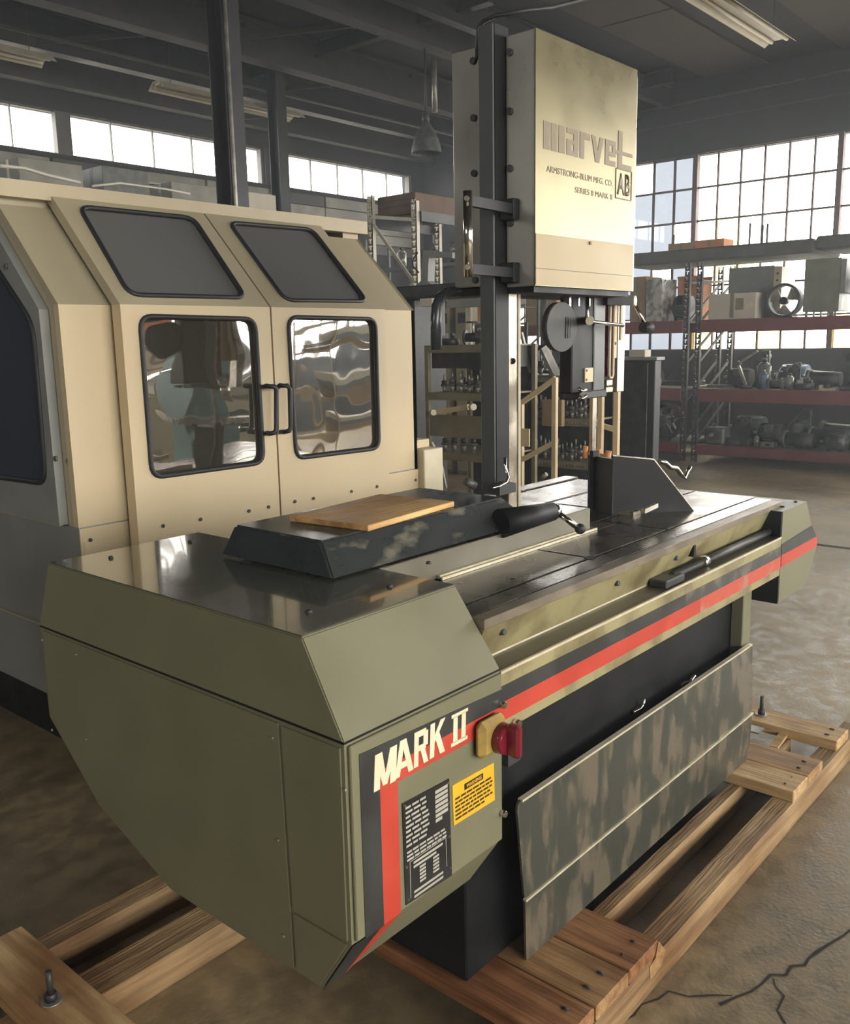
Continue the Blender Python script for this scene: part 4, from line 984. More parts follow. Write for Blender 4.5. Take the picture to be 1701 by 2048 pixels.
def p_valve(m1, m2, s=1.0):
    r = base('hand_valve', '', 'valve')
    cyl('body', (0, -0.08*s, 0.07*s), (0, 0.08*s, 0.07*s), 0.045*s, m1, r, n=14)
    for y in (-0.085, 0.065): cyl('flange', (0, y*s, 0.07*s), (0, (y+0.02)*s, 0.07*s), 0.07*s, m1, r, n=16)
    cyl('stem', (0, 0, 0.1*s), (0, 0, 0.22*s), 0.01*s, IRON3, r, n=8)
    tube('hand_wheel', [(0.06*s*math.cos(2*PI*k/14), 0.06*s*math.sin(2*PI*k/14), 0.215*s) for k in range(14)], 0.009*s, m2, r, 6, True); return r
def p_vise(m1, m2, s=1.0):
    r = base('machine_vise', '', 'vise')
    box('bed', (-0.07*s, -0.18*s, 0), (0.07*s, 0.16*s, 0.05*s), m1, r, 0.006)
    box('fixed_jaw', (-0.08*s, 0.1*s, 0.05*s), (0.08*s, 0.16*s, 0.12*s), m1, r, 0.004); box('sliding_jaw', (-0.08*s, -0.05*s, 0.05*s), (0.08*s, 0.01*s, 0.12*s), m2, r, 0.004)
    cyl('screw', (0, -0.24*s, 0.06*s), (0, -0.05*s, 0.06*s), 0.014*s, IRON3, r, n=8); tube('handle', [(-0.07*s, -0.235*s, 0.06*s), (0.07*s, -0.235*s, 0.06*s)], 0.006*s, IRON3, r, 6); return r
def p_can(m1, m2, s=1.0):
    r = base('canister', '', 'canister')
    cyl('body', (0, 0, 0), (0, 0, 0.16*s), 0.05*s, m1, r, n=16); cyl('shoulder', (0, 0, 0.16*s), (0, 0, 0.19*s), 0.05*s, m1, r, 0.02*s, 16); cyl('cap', (0, 0, 0.19*s), (0, 0, 0.215*s), 0.02*s, m2, r, n=10); return r
def p_bin(m1, m2, s=1.0):
    r = base('parts_bin', '', 'bin')
    bm = bm_new(); a, b, h, t = 0.1*s, 0.14*s, 0.11*s, 0.006
    for q in (((-a, -b, 0), (a, b, t)), ((-a, -b, 0), (-a+t, b, h)), ((a-t, -b, 0), (a, b, h)), ((-a, -b, 0), (a, -b+t, h)), ((-a, b-t, 0), (a, b, h))): add_box(bm, *q)
    obj('tub', bm, m1, r); box('label_card', (-a-0.003, -0.04*s, 0.03*s), (-a, 0.04*s, 0.07*s), m2, r); return r
def p_housing(m1, m2, s=1.0):
    r = base('spindle_housing', '', 'housing')
    cyl('barrel', (-0.02, -0.17*s, 0.10*s), (-0.02, 0.12*s, 0.10*s), 0.07*s, m1, r, 0.085*s, 18); cyl('collar', (-0.02, 0.12*s, 0.10*s), (-0.02, 0.15*s, 0.10*s), 0.1*s, m2, r, n=18)
    cyl('nose', (-0.02, 0.15*s, 0.10*s), (-0.02, 0.2*s, 0.10*s), 0.04*s, IRON3, r, n=12); bars('cradle', [((-0.08*s, -0.12*s, 0), (0.06*s, -0.08*s, 0.05*s)), ((-0.08*s, 0.05*s, 0), (0.06*s, 0.09*s, 0.05*s))], IRON, r); return r
def p_arm(m1, m2, s=1.0):
    r = base('jointed_arm', '', 'arm')
    cyl('base', (0, 0, 0), (0, 0, 0.04*s), 0.07*s, m2, r, n=16); beam('lower_link', (0, 0, 0.04*s), (0, 0.10*s, 0.28*s), 0.03*s, 0.03*s, m1, r)
    beam('upper_link', (0, 0.10*s, 0.28*s), (0, -0.12*s, 0.42*s), 0.025*s, 0.025*s, m1, r); cyl('joint', (-0.03*s, 0.10*s, 0.28*s), (0.03*s, 0.10*s, 0.28*s), 0.03*s, m2, r, n=12); return r
def p_slab(m1, m2, s=1.0):
    r = base('slide_plate', '', 'plate')
    bm = bm_new(); add_box(bm, (-0.1*s, -0.2*s, 0), (0.1*s, 0.2*s, 0.03*s), 0.003); obj('plate', bm, m1, r)
    bars('gib', [((-0.09*s, -0.2*s, 0.03*s), (-0.06*s, 0.2*s, 0.06*s)), ((0.06*s, -0.2*s, 0.03*s), (0.09*s, 0.2*s, 0.06*s))], m2, r); return r
KINDS = {'motor': (p_motor, 'electric motor'), 'gear': (p_gearbox, 'gearbox'), 'chuck': (p_chuck, 'three-jaw chuck'), 'wheel': (p_wheel, 'spoked flywheel'),
         'brack': (p_bracket, 'cast bracket'), 'valve': (p_valve, 'hand valve'), 'vise': (p_vise, 'machine vise'), 'can': (p_can, 'canister'), 'bin': (p_bin, 'open parts bin'),
         'hous': (p_housing, 'spindle housing'), 'arm': (p_arm, 'jointed arm'), 'slab': (p_slab, 'slide plate')}
PAL = {'dark': (IRON, IRON2), 'grey': (IRON2, IRON), 'pale': (IRON3, IRON), 'green': (GREENM, IRON), 'blue': (BLUEM, IRON3), 'tan': (TAN, IRON), 'red': (SWRED, IRON2)}
HALF = {'motor': 0.17, 'gear': 0.12, 'chuck': 0.12, 'wheel': 0.20, 'brack': 0.14, 'valve': 0.09, 'vise': 0.24, 'can': 0.05, 'bin': 0.14, 'hous': 0.20, 'arm': 0.13, 'slab': 0.20}
PROTO = {}
ORD = 'first second third fourth fifth sixth seventh eighth ninth tenth eleventh twelfth thirteenth fourteenth fifteenth sixteenth'.split()
def item(kind, colr, s, loc, rz, label, group=None):
    k = (kind, colr)
    if k not in PROTO:
        r = KINDS[kind][0](*PAL[colr]); PROTO[k] = r
        r.location = loc; r.rotation_euler = (0, 0, rz); r.scale = (s, s, s); r['label'] = label
        if group: r['group'] = group
        return r
    r = dup(PROTO[k], loc, rz, label, group, s); return r
def shelf_row(z, x, ys, seq, where, frm, group):
    y = ys; n = 0
    for kind, colr, s, gap in seq:
        h = HALF[kind]*s; y -= h
        if y - h < (5.2 if ys > 5 else 2.36): break
        item(kind, colr, s, (x, y, z), 0, '%s %s, %s %s' % (colr, KINDS[kind][1], ORD[n], where), group); n += 1
        y -= h + gap
GZ = ('machine parts on the middle shelves of the red racks', 'machine parts on the lowest shelves of the red racks', 'machine parts stored on the top shelves of the red racks')
# left rack (seen past the blade and cabinet)
shelf_row(0.9385, 11.22, 7.6, [('hous','pale',1.3,.03),('arm','pale',1.3,.04),('vise','grey',1.1,.05),('gear','dark',1.2,.03),('valve','pale',1.1,.04),('motor','dark',1.1,.02),('arm','grey',1.2,.03),('bin','tan',1.0,.03)], 'from left in the front row, middle shelf, left red rack', 'its left post', GZ[0])
shelf_row(0.2305, 11.22, 7.6, [('wheel','grey',1.2,.04),('motor','dark',1.3,.03),('chuck','grey',1.2,.03),('gear','dark',1.4,.03),('can','pale',1.3,.03),('wheel','dark',1.35,.03),('hous','grey',1.1,.03)], 'from left in the front row, lowest shelf, left red rack', 'its left post', GZ[1])
shelf_row(0.9385, 11.80, 7.6, [('motor','dark',1.6,.05),('brack','grey',1.9,.05),('motor','green',1.6,.05),('brack','dark',2.0,.05),('hous','grey',1.5,.05),('brack','grey',1.7,.05)], 'from left in the back row, middle shelf, left red rack', 'its left post', GZ[0])
shelf_row(0.2305, 11.80, 7.6, [('motor','grey',1.6,.05),('brack','green',1.8,.05),('brack','dark',1.8,.05),('wheel','pale',1.1,.05),('motor','dark',1.5,.05),('brack','grey',1.7,.05)], 'from left in the back row, lowest shelf, left red rack', 'its left post', GZ[1])
# right rack
shelf_row(0.9385, 11.20, 4.88, [('slab','pale',0.75,.03),('arm','pale',1.1,.02),('can','blue',1.1,.01),('valve','grey',1.0,.03),('can','pale',0.9,.02),('chuck','dark',0.9,.03),('vise','tan',0.5,.04),('brack','dark',1.0,.03),('motor','green',0.9,.03),('arm','grey',1.0,.02),('valve','pale',0.9,.03),('bin','grey',0.9,.03)], 'from left in the front row, middle shelf, right red rack', 'its left post', GZ[0])
shelf_row(0.9385, 11.80, 4.85, [('brack','dark',1.9,.04),('motor','blue',1.4,.04),('brack','grey',1.9,.04),('motor','dark',1.5,.04),('arm','pale',1.4,.04),('brack','dark',1.8,.04)], 'from left in the back row, middle shelf, right red rack', 'its left post', GZ[0])
shelf_row(0.2305, 11.20, 4.88, [('gear','grey',1.1,.04),('bin','dark',0.9,.05),('can','pale',0.7,.04),('bin','pale',0.6,.05),('hous','dark',1.1,.03),('motor','grey',1.0,.04),('valve','red',0.9,.03),('vise','dark',1.0,.03),('chuck','pale',0.9,.03)], 'from left in the front row, lowest shelf, right red rack', 'its left post', GZ[1])
shelf_row(0.2305, 11.80, 4.85, [('motor','green',1.6,.04),('brack','grey',1.8,.04),('hous','grey',1.5,.04),('brack','dark',1.8,.04),('wheel','dark',1.1,.04)], 'from left in the back row, lowest shelf, right red rack', 'its left post', GZ[1])
def row_fill(z, x, ys, seq, side, lv, fb, group):
    shelf_row(z, x, ys, [(k, c_, s_, 0.02) for k, c_, s_ in seq], 'from left in the %s row, %s shelf, %s red rack' % (fb, lv, side), '', group)
row_fill(0.9385, 11.49, 7.55, [('brack','dark',1.4),('motor','grey',1.3),('brack','grey',1.3),('can','dark',1.6),('hous','dark',1.2),('motor','dark',1.4),('brack','dark',1.2),('vise','dark',1.3)], 'left', 'middle', 'centre', GZ[0])
row_fill(0.2305, 11.49, 7.55, [('motor','dark',1.4),('brack','dark',1.4),('hous','grey',1.3),('can','grey',1.7),('brack','grey',1.4),('motor','green',1.3),('can','dark',1.8),('brack','dark',1.3)], 'left', 'lowest', 'centre', GZ[1])
row_fill(0.9385, 11.47, 4.80, [('motor','dark',1.2),('can','grey',1.7),('brack','dark',1.3),('hous','dark',1.2),('brack','grey',1.2),('can','pale',1.4),('motor','grey',1.2),('brack','dark',1.4),('vise','grey',1.2)], 'right', 'middle', 'centre', GZ[0])
row_fill(0.2305, 11.47, 4.80, [('brack','dark',1.4),('motor','dark',1.3),('can','grey',1.6),('hous','dark',1.3),('brack','grey',1.4),('motor','dark',1.4),('can','dark',1.7),('brack','dark',1.3)], 'right', 'lowest', 'centre', GZ[1])
# big things on the upper shelf, each its own
ZS = 1.7865
def carton(name, label, x0, x1, y0, y1, z0, z1, mt, mt2=None, flap=False, cat='box', grp=None):
    r = thing(name, label, cat, ((x0+x1)/2, (y0+y1)/2, z0), grp)
    if flap:
        t = 0.008
        bars('box_walls', [((x0, y0, z0), (x1, y1, z0+t)), ((x0, y0, z0), (x0+t, y1, z1)), ((x1-t, y0, z0), (x1, y1, z1)), ((x0, y0, z0), (x1, y0+t, z1)), ((x0, y1-t, z0), (x1, y1, z1))], mt, r)
        poly('flap', [(x0, y0, z1), (x0, y1, z1), (x0-0.05, y1-0.01, z1+0.05), (x0-0.05, y0+0.01, z1+0.05)], (0.005, 0, 0.003), mt, r)
        poly('flap', [(x1, y0, z1), (x1, y1, z1), (x1+0.05, y1-0.01, z1+0.05), (x1+0.05, y0+0.01, z1+0.05)], (0.005, 0, 0.003), mt, r)
    else:
        box('box_body', (x0, y0, z0), (x1, y1, z1), mt, r, 0.004)
        box('tape', (x0-0.001, (y0+y1)/2-0.025, z0+0.02), (x1, (y0+y1)/2+0.025, z1+0.0012), mt2 or mt, r)
    return r
carton('carton', 'tall brown carton on the red rack right beside the saw head', 11.05, 11.5, 5.72, 5.94, ZS, 2.37, CARD, TAN_DK)
wb = carton('wrapped_box', 'box in wrinkled clear wrap between the brown carton and the dark motor', 11.05, 11.45, 5.50, 5.70, ZS, 2.31, CARD_W, PLASTIC)
bm = bm_new(); add_box(bm, (11.04, 5.49, ZS+0.001), (11.46, 5.705, 2.32)); bmesh.ops.subdivide_edges(bm, edges=bm.edges[:], cuts=5)
random.seed(2)
for v in bm.verts: v.co += Vector((random.uniform(-1, 0), random.uniform(-.4, .4), random.uniform(0, .6)))*0.012
obj('wrap', bm, PLASTIC, wb)
carton('carton', 'orange carton with open flaps behind the dark motor on the upper red shelf', 11.62, 11.9, 5.20, 5.55, ZS, 2.32, CARD_OR, flap=True)
r = p_motor(GREENM, BLACK, 1.0); r['label'] = 'big dark round motor on the upper red shelf, left of the rack post'; r.location = (11.28, 5.315, ZS); r.scale = (1.1, 1.0, 1.6)
item('arm', 'dark', 0.6, (11.5, 4.85, ZS), 0.0, 'dark jointed arm just right of the rack post on the upper red shelf')
wc = carton('carton', 'pale printed carton with a cream end, in front of the tall grey cabinet', 11.05, 11.33, 4.27, 4.86, ZS, 2.10, CARD_W, TAN_DK)
box('printed_mark', (11.047, 4.42, 1.90), (11.05, 4.52, 2.04), TAN_DK, wc); box('label_card', (11.046, 4.30, 1.93), (11.05, 4.37, 1.98), CREAMBOX, wc)
gc = thing('grey_cabinet', 'tall grey machine cabinet with a pale end on the upper red shelf', 'cabinet', (11.55, 4.38, ZS))
box('cabinet_body', (11.34, 4.18, ZS), (11.8, 4.74, 2.42), GREYMACH, gc, 0.004); box('end_panel', (11.335, 4.08, ZS), (11.8, 4.178, 2.40), CREAMBOX, gc, 0.003)
for z in (2.32, 2.24): cyl('hole', (11.335, 4.13, z), (11.33, 4.13, z), 0.014, BLACK, gc, n=12)
fn = thing('drum_fan', 'round drum fan with pale blades lying against the rack shelf', 'fan', (11.2, 3.97, ZS))
bm = bm_new(); add_tube(bm, [(11.12, 3.97+0.185*math.cos(2*PI*k/28), ZS+0.203+0.185*math.sin(2*PI*k/28)) for k in range(28)], 0.016, 8, True); obj('rim', bm, IRON, fn)
bm = bm_new(); add_cyl(bm, (11.12, 3.97, ZS+0.20), (11.30, 3.97, ZS+0.20), 0.184, 0.184, 28, False); obj('drum', bm, IRON2, fn)
cyl('hub', (11.11, 3.97, ZS+0.20), (11.2, 3.97, ZS+0.20), 0.045, BLACK, fn, n=16)
for k in range(3):
    a = 2*PI*k/3+0.5; P = []
    for t in (-0.55, -0.2, 0.2, 0.55): P.append((11.15, 3.97+0.165*math.cos(a+t), ZS+0.20+0.165*math.sin(a+t)))
    P += [(11.15, 3.97+0.05*math.cos(a+0.3), ZS+0.20+0.05*math.sin(a+0.3)), (11.15, 3.97+0.05*math.cos(a-0.3), ZS+0.20+0.05*math.sin(a-0.3))]
    poly('blade', P, (0.006, 0, 0), IRON3, fn)
bars('foot', [((11.1, 3.85, ZS), (11.3, 4.09, ZS+0.02))], IRON, fn)
gb = thing('green_cabinet', 'grey green control cabinet right of the drum fan on the upper red shelf', 'cabinet', (11.3, 3.5, ZS))
box('cabinet_body', (11.12, 3.34, ZS+0.06), (11.5, 3.74, 2.44), mat('grey_green_enamel', (0.20, 0.21, 0.155), 0.5), gb, 0.004); box('end_panel', (11.115, 3.28, ZS+0.26), (11.5, 3.338, 2.42), GREYMACH, gb, 0.003)
for y in (3.38, 3.46, 3.54, 3.62, 3.70): cyl('leg', (11.15, y, ZS), (11.15, y, ZS+0.06), 0.012, IRON3, gb, n=8)
bm = bm_new(); add_sphere(bm, (11.3, 3.05, ZS+0.33), 0.2, 3)
random.seed(4)
for v in bm.verts:
    v.co.z = ZS+0.33+(v.co.z-ZS-0.33)*1.62; v.co += Vector((random.uniform(-1, 1), random.uniform(-1, 1), random.uniform(-1, 1)))*0.016
    if v.co.z < ZS+0.01: v.co.z = ZS+0.0005
tag(obj('wrapped_bundle', bm, mat('brown_wrap', (0.16, 0.085, 0.055), 0.5, 0, (0.09, 0.05, 0.035), 9, (0.42, 0.56), 0.1, 0.6, 12)), 'brown crumpled wrapped bundle at the right edge above the red beam', 'bundle')
carton('carton', 'open tan carton farther right on top of the dark rack platform', 11.2, 11.5, 4.76, 5.14, 2.661, 2.775, CARD_OR, CARD)
carton('carton', 'brown carton left of the lighter one on the dark rack platform', 11.2, 11.5, 5.15, 5.50, 2.661, 2.765, CARD, TAN_DK)
for i, (y, z) in enumerate(((5.62, 2.92), (4.60, 2.97), (4.44, 2.93), (4.38, 2.94))):
    tag(cyl('steel_rod', (11.6, y, 2.6605), (11.6, y, z), 0.014, POST, n=8), ('dark rod standing left of the cartons on the rack platform', 'tall dark rod just right of the cartons on the rack platform', 'middle one of three dark rods on the platform against the windows', 'rightmost of three dark rods on the platform against the windows')[i], 'rod')
beam('cross_brace', (12.03, 2.4, 1.9), (12.03, 3.9, 2.5), 0.02, 0.03, POST, rb); beam('cross_brace', (12.03, 3.9, 1.9), (12.03, 2.4, 2.5), 0.02, 0.03, POST, rb)
carton('carton', 'brown carton on the red shelf seen between saw column and guide arm', 11.1, 11.6, 7.12, 7.65, ZS, 2.23, CARD, TAN_DK)
item('gear', 'tan', 1.2, (11.3, 6.6, ZS), 0, 'tan gearbox on the upper red shelf behind the saw guide arm')

# dark cabinet and tool rack behind the saw
dk = thing('steel_cabinet', 'tall dark steel cabinet standing behind the angled vise jaw', 'cabinet', (6.75, 3.42, 0))
box('body', (6.5, 3.27, 0.06), (6.60, 3.56, 1.42), mat('dark_cabinet', (0.022, 0.025, 0.027), 0.5), dk, 0.005)
box('top', (6.48, 3.25, 1.42), (6.62, 3.58, 1.445), GREYMACH, dk, 0.003)
box('door_edge', (6.494, 3.33, 0.1), (6.50, 3.335, 1.40), IRON3, dk); box('door', (6.493, 3.345, 0.1), (6.50, 3.55, 1.40), IRON, dk)
bars('leg', [((6.52, 3.28, 0), (6.56, 3.32, 0.06))], BLACK, dk); bars('leg', [((6.52, 3.5, 0), (6.56, 3.54, 0.06))], BLACK, dk)
bars('leg', [((6.57, 3.28, 0), (6.595, 3.32, 0.06))], BLACK, dk); bars('leg', [((6.57, 3.5, 0), (6.595, 3.54, 0.06))], BLACK, dk)
tag(box('small_box', (6.5, 3.36, 1.4455), (6.60, 3.50, 1.50), CARD_W, bev=0.003), 'small pale box lying on the dark steel cabinet', 'box')
# tool holder prototype
def p_holder(mt):
    r = base('tool_holder', '', 'tool holder')
    cyl('taper', (0, 0, 0), (0, 0, 0.05), 0.012, IRON3, r, 0.022, 12); cyl('flange', (0, 0, 0.05), (0, 0, 0.065), 0.032, IRON2, r, n=14)
    cyl('collet_nut', (0, 0, 0.065), (0, 0, 0.10), 0.022, mt, r, n=12); cyl('cutter', (0, 0, 0.10), (0, 0, 0.15), 0.008, IRON3, r, n=8); return r
HP = {}
def holders(n, x, y0, y1, z, label, group, mts=(IRON, IRON3, IRON2), s=1.0):
    for i in range(n):
        mt = mts[i % len(mts)]; y = y0 + (y1-y0)*i/max(1, n-1)
        random.seed(i*7+n); hs = s*random.uniform(0.75, 1.0)
        if mt.name not in HP:
            r = p_holder(mt); HP[mt.name] = r; r.location = (x, y, z); r.scale = (hs,)*3; r['label'] = label; r['group'] = group
        else: dup(HP[mt.name], (x, y, z), i*0.5, label, group, hs)
def metal_shelf(name, label, x0, x1, y0, y1, levels, mt, top, posts=0.03, lip=0.05, group=None, nm='shelf unit'):
    r = thing(name, label, nm, ((x0+x1)/2, (y0+y1)/2, 0), group)
    for x in (x0, x1-posts):
        for y in (y0, y1-posts): box('leg', (x, y, 0), (x+posts, y+posts, top), mt, r)
    for z in levels: bars('shelf', [((x0+0.001, y0+posts, z-0.012), (x1-0.001, y1-posts, z)), ((x0-0.002, y0+posts, z-lip), (x0+0.001, y1-posts, z))], mt, r)
    return r
tr = metal_shelf('tool_rack', 'dark rack with perforated tool trays seen through the tan cart frame', 5.6, 5.95, 3.28, 4.2, (0.42, 0.72, 1.03, 1.34), TAN_DK, 1.36)
for z in (0.42, 0.72, 1.03): bars('perforated_tray', [((5.586, 3.33+0.028*i, z-0.034), (5.592, 3.342+0.028*i, z-0.02)) for i in range(30)], IRON3, tr)
holders(11, 5.69, 3.36, 4.12, 0.721, 'tool holder in the lower row of the rack seen through the tan frame', 'tool holders on the lower tray of the dark rack')
holders(11, 5.69, 3.36, 4.12, 1.031, 'tool holder in the middle row of the rack seen through the tan frame', 'tool holders on the middle tray of the dark rack')
holders(10, 5.69, 3.36, 4.12, 1.341, 'tool holder in the top row of the rack behind the guide arm', 'tool holders on the top tray of the dark rack', s=1.2)
holders(10, 5.69, 3.36, 4.12, 0.421, 'tool holder in the bottom row of the rack seen through the tan frame', 'tool holders on the bottom tray of the dark rack')
holders(10, 5.82, 3.40, 4.10, 0.721, 'tool holder in the rear lower row of the rack behind the tan frame', 'rear row tool holders on the lower tray')
holders(10, 5.82, 3.40, 4.10, 1.031, 'tool holder in the rear middle row of the rack behind the tan frame', 'rear row tool holders on the middle tray')
box('back_panel', (5.952, 3.29, 0.1), (5.958, 4.19, 1.36), IRON, tr)
bm = bm_new(); add_bar(bm, (5.56, 3.685, 1.556), (5.56, 3.557, 1.337), 0.10, 0.02)
gp = tag(obj('grey_plate', bm, IRON3), 'pale grey metal plate leaning at a slant behind the saw guide arm', 'plate')
tag(tube('flex_hose', [(5.45, 3.805, 1.506), (5.45, 3.718, 1.481), (5.45, 3.633, 1.54), (5.45, 3.571, 1.574), (5.45, 3.509, 1.522)], 0.014, IRON, n=8), 'black hose looping above the slanted grey plate', 'hose')
tag(beam('bar_stock', (5.3, 3.687, 1.646), (5.3, 3.607, 1.371), 0.02, 0.02, IRON3), 'thin grey bar leaning beside the saw spine', 'bar')
cp = tag(box('flat_carton', (5.52, 3.49, 0.98), (5.56, 3.66, 1.17), CARD, bev=0.004), 'flat brown carton leaning in front of the perforated trays', 'carton')
# tan welded cart around them
tcart = thing('tan_cart', 'tan welded steel cart frame standing behind the saw table', 'cart', (4.6, 2.85, 0))
for n_, p, q in (('post', (4.6, 3.2, 1.219), (4.6, 3.20, 0.06)), ('post', (4.6, 2.957, 1.373), (4.6, 2.957, 0.06)), ('rail', (4.6, 3.208, 1.21), (4.6, 2.953, 1.368)), ('rail', (4.6, 3.2, 0.864), (4.6, 2.953, 0.99)),
                 ('post', (4.6, 2.698, 1.276), (4.6, 2.70, 0.06)), ('post', (4.55, 2.617, 1.287), (4.55, 2.62, 0.06)), ('post', (4.6, 2.544, 1.308), (4.6, 2.54, 0.06)), ('rail', (4.6, 2.706, 1.118), (4.6, 2.543, 1.082)),
                 ('rail', (4.6, 2.695, 0.885), (4.6, 2.55, 0.846)), ('rail', (4.6, 3.20, 0.45), (4.6, 2.54, 0.45)), ('rail', (4.6, 2.55, 0.846), (4.6, 2.588, 0.785))):
    beam(n_, p, q, 0.028 if n_ == 'post' else 0.024, 0.028, TAN, tcart)
for y in (3.20, 2.54): cyl('caster', (4.59, y-0.01, 0.03), (4.61, y+0.01, 0.03), 0.03, BLACK, tcart, n=12)
box('tray', (4.62, 2.56, 0.44), (5.1, 3.18, 0.46), TAN_DK, tcart)
for y in (2.60, 3.15): beam('post', (5.09, y, 0.44), (5.09, y, 0.0), 0.028, 0.028, TAN, tcart)
box('tag_plate', (4.59, 3.19, 0.953), (4.58, 3.128, 1.062), TAN, tcart)
cl = thing('spring_clamp', 'orange-handled clamp hanging on the tan cart posts behind the blade', 'clamp', (4.5, 2.58, 0.9))
for n_, p, q, wd in (('grip', (4.5, 2.684, 0.992), (4.5, 2.689, 0.923), 0.03), ('grip', (4.5, 2.535, 0.973), (4.5, 2.543, 0.899), 0.034), ('jaw', (4.5, 2.609, 0.98), (4.5, 2.601, 0.906), 0.04)):
    cyl(n_, p, q, wd/2, COPPER, cl, n=12)
beam('bar', (4.5, 2.69, 0.955), (4.5, 2.535, 0.945), 0.012, 0.016, COPPER, cl)
tag(tube('pipe_fitting', [(4.9, 3.251, 0.709), (4.9, 3.209, 0.739)], 0.014, IRON3, n=10), 'small bright pipe fitting lying low behind the saw table', 'fitting')
bars_ = None
# left tool cart seen between enclosure and saw column
ca_ = metal_shelf('tool_cart', 'grey tan tool cart with two loaded shelves left of the saw column', 4.8, 5.3, 3.55, 4.15, (0.84, 1.25, 1.57), TAN_DK, 1.57, nm='cart')
beam('push_bar', (4.75, 4.046, 1.114), (4.75, 3.727, 1.165), 0.03, 0.035, TAN, ca_); cyl('bar_end', (4.72, 3.682, 1.169), (4.7, 3.646, 1.171), 0.022, CREAMBOX, ca_, n=12); cyl('bar_end', (4.72, 4.025, 1.117), (4.7, 3.99, 1.123), 0.02, CREAMBOX, ca_, n=12)
box('side_panel', (4.806, 3.585, 0.95), (4.811, 4.115, 1.10), TAN_DK, ca_)
box('back_panel', (5.302, 3.56, 0.2), (5.308, 4.14, 1.56), IRON, ca_)
box('drawer', (4.82, 3.60, 1.415), (5.25, 4.10, 1.555), IRON, ca_)
holders(7, 4.9, 3.62, 4.06, 1.2505, 'tool holder on the middle shelf of the cart left of the saw column', 'tool holders on the middle cart shelf')
holders(6, 5.08, 3.64, 4.04, 1.2505, 'tool holder in the back row of the middle cart shelf left of the column', 'back row tool holders on the middle cart shelf', s=1.1)
holders(6, 4.9, 3.64, 4.06, 0.8405, 'tool holder on the bottom shelf of the cart left of the saw column', 'tool holders on the bottom cart shelf', (IRON,))
item('chuck', 'dark', 0.5, (4.93, 4.02, 1.5705), 0, 'dark small chuck leftmost on the top of the tool cart')
item('valve', 'grey', 0.7, (5.0, 3.88, 1.5705), 0.3, 'grey hand valve on the top of the tool cart beside the small chuck')
item('motor', 'grey', 0.45, (4.95, 3.76, 1.5705), 0.2, 'little grey motor on top of the tool cart next to the column')
item('gear', 'grey', 0.45, (5.1, 3.66, 1.5705), 0.5, 'little grey gearbox on top of the tool cart against the column')
# machine with the grey arm behind
gm = thing('grey_machine', 'grey machine head with a bracket arm between enclosure and saw head', 'machine', (5.6, 4.6, 0))
box('pillar', (5.55, 4.9, 0.0), (5.95, 5.2, 1.93), IRON, gm, 0.01)
box('bed', (5.35, 3.9, 1.93), (5.85, 5.22, 2.02), IRON, gm, 0.01)
poly('bracket', [(5.5, 4.833, 1.959), (5.5, 4.831, 2.035), (5.5, 4.778, 2.063), (5.5, 4.751, 2.294), (5.5, 4.457, 2.253), (5.5, 4.458, 2.213), (5.5, 4.691, 2.238), (5.5, 4.706, 2.059), (5.5, 4.676, 2.034), (5.5, 4.698, 1.983)], (0.08, 0, 0), GREYMACH, gm)
box('pale_block', (5.36, 4.55, 1.86), (5.44, 4.67, 1.92), CARD_W, gm)
cyl('pipe', (5.6, 4.42, 2.02), (5.6, 4.42, 2.60), 0.02, IRON2, gm, n=10)
box('lower_rail', (5.36, 3.9, 1.84), (5.44, 4.40, 1.90), GREYMACH, gm)
tube('wire', [(5.48, 4.786, 2.277), (5.48, 4.839, 2.225), (5.48, 4.84, 2.179), (5.48, 4.78, 2.126)], 0.006, BLACK, gm, 6)
# far row of tan lockers and orange boxes
for i, (y0, y1, mt, lab) in enumerate(((7.2, 7.42, CREAMBOX, 'narrow cream locker edge nearest the beige enclosure'), (6.93, 7.18, TAN_DK, 'dull tan locker with a dark panel behind the bent pipe'), (6.64, 6.86, TAN_DK, 'dull tan locker right of the bent pipe'))):
    r = thing('locker', lab, 'locker', (8.7, (y0+y1)/2, 0), 'lockers far behind the tool cart')
    box('body', (8.5, y0, 0), (8.9, y1, 2.03), mt, r, 0.005); box('door', (8.494, y0+0.015, 0.05), (8.5, y1-0.015, 1.98), BEIGE_G if i else CREAMBOX, r); box('vent', (8.49, y0+0.05, 1.80), (8.494, y1-0.05, 1.92), IRON, r)
tag(box('upright_board', (7.95, 6.20, 0), (7.99, 6.27, 1.98), WHITEP), 'white upright board beside the tan lockers', 'board')
bx = metal_shelf('shelf_unit', 'low dark shelf unit carrying the orange boxes behind the tool cart', 8.0, 8.4, 5.75, 6.18, (0.6, 1.2, 1.78), IRON, 1.78)
carton('carton', 'left of two orange cartons left of the saw column', 8.02, 8.3, 5.99, 6.16, 1.781, 1.97, CARD_OR, CARD)
carton('carton', 'right one of two orange cartons touching the saw column in view', 8.02, 8.3, 5.80, 5.98, 1.781, 1.97, CARD_OR, CARD)
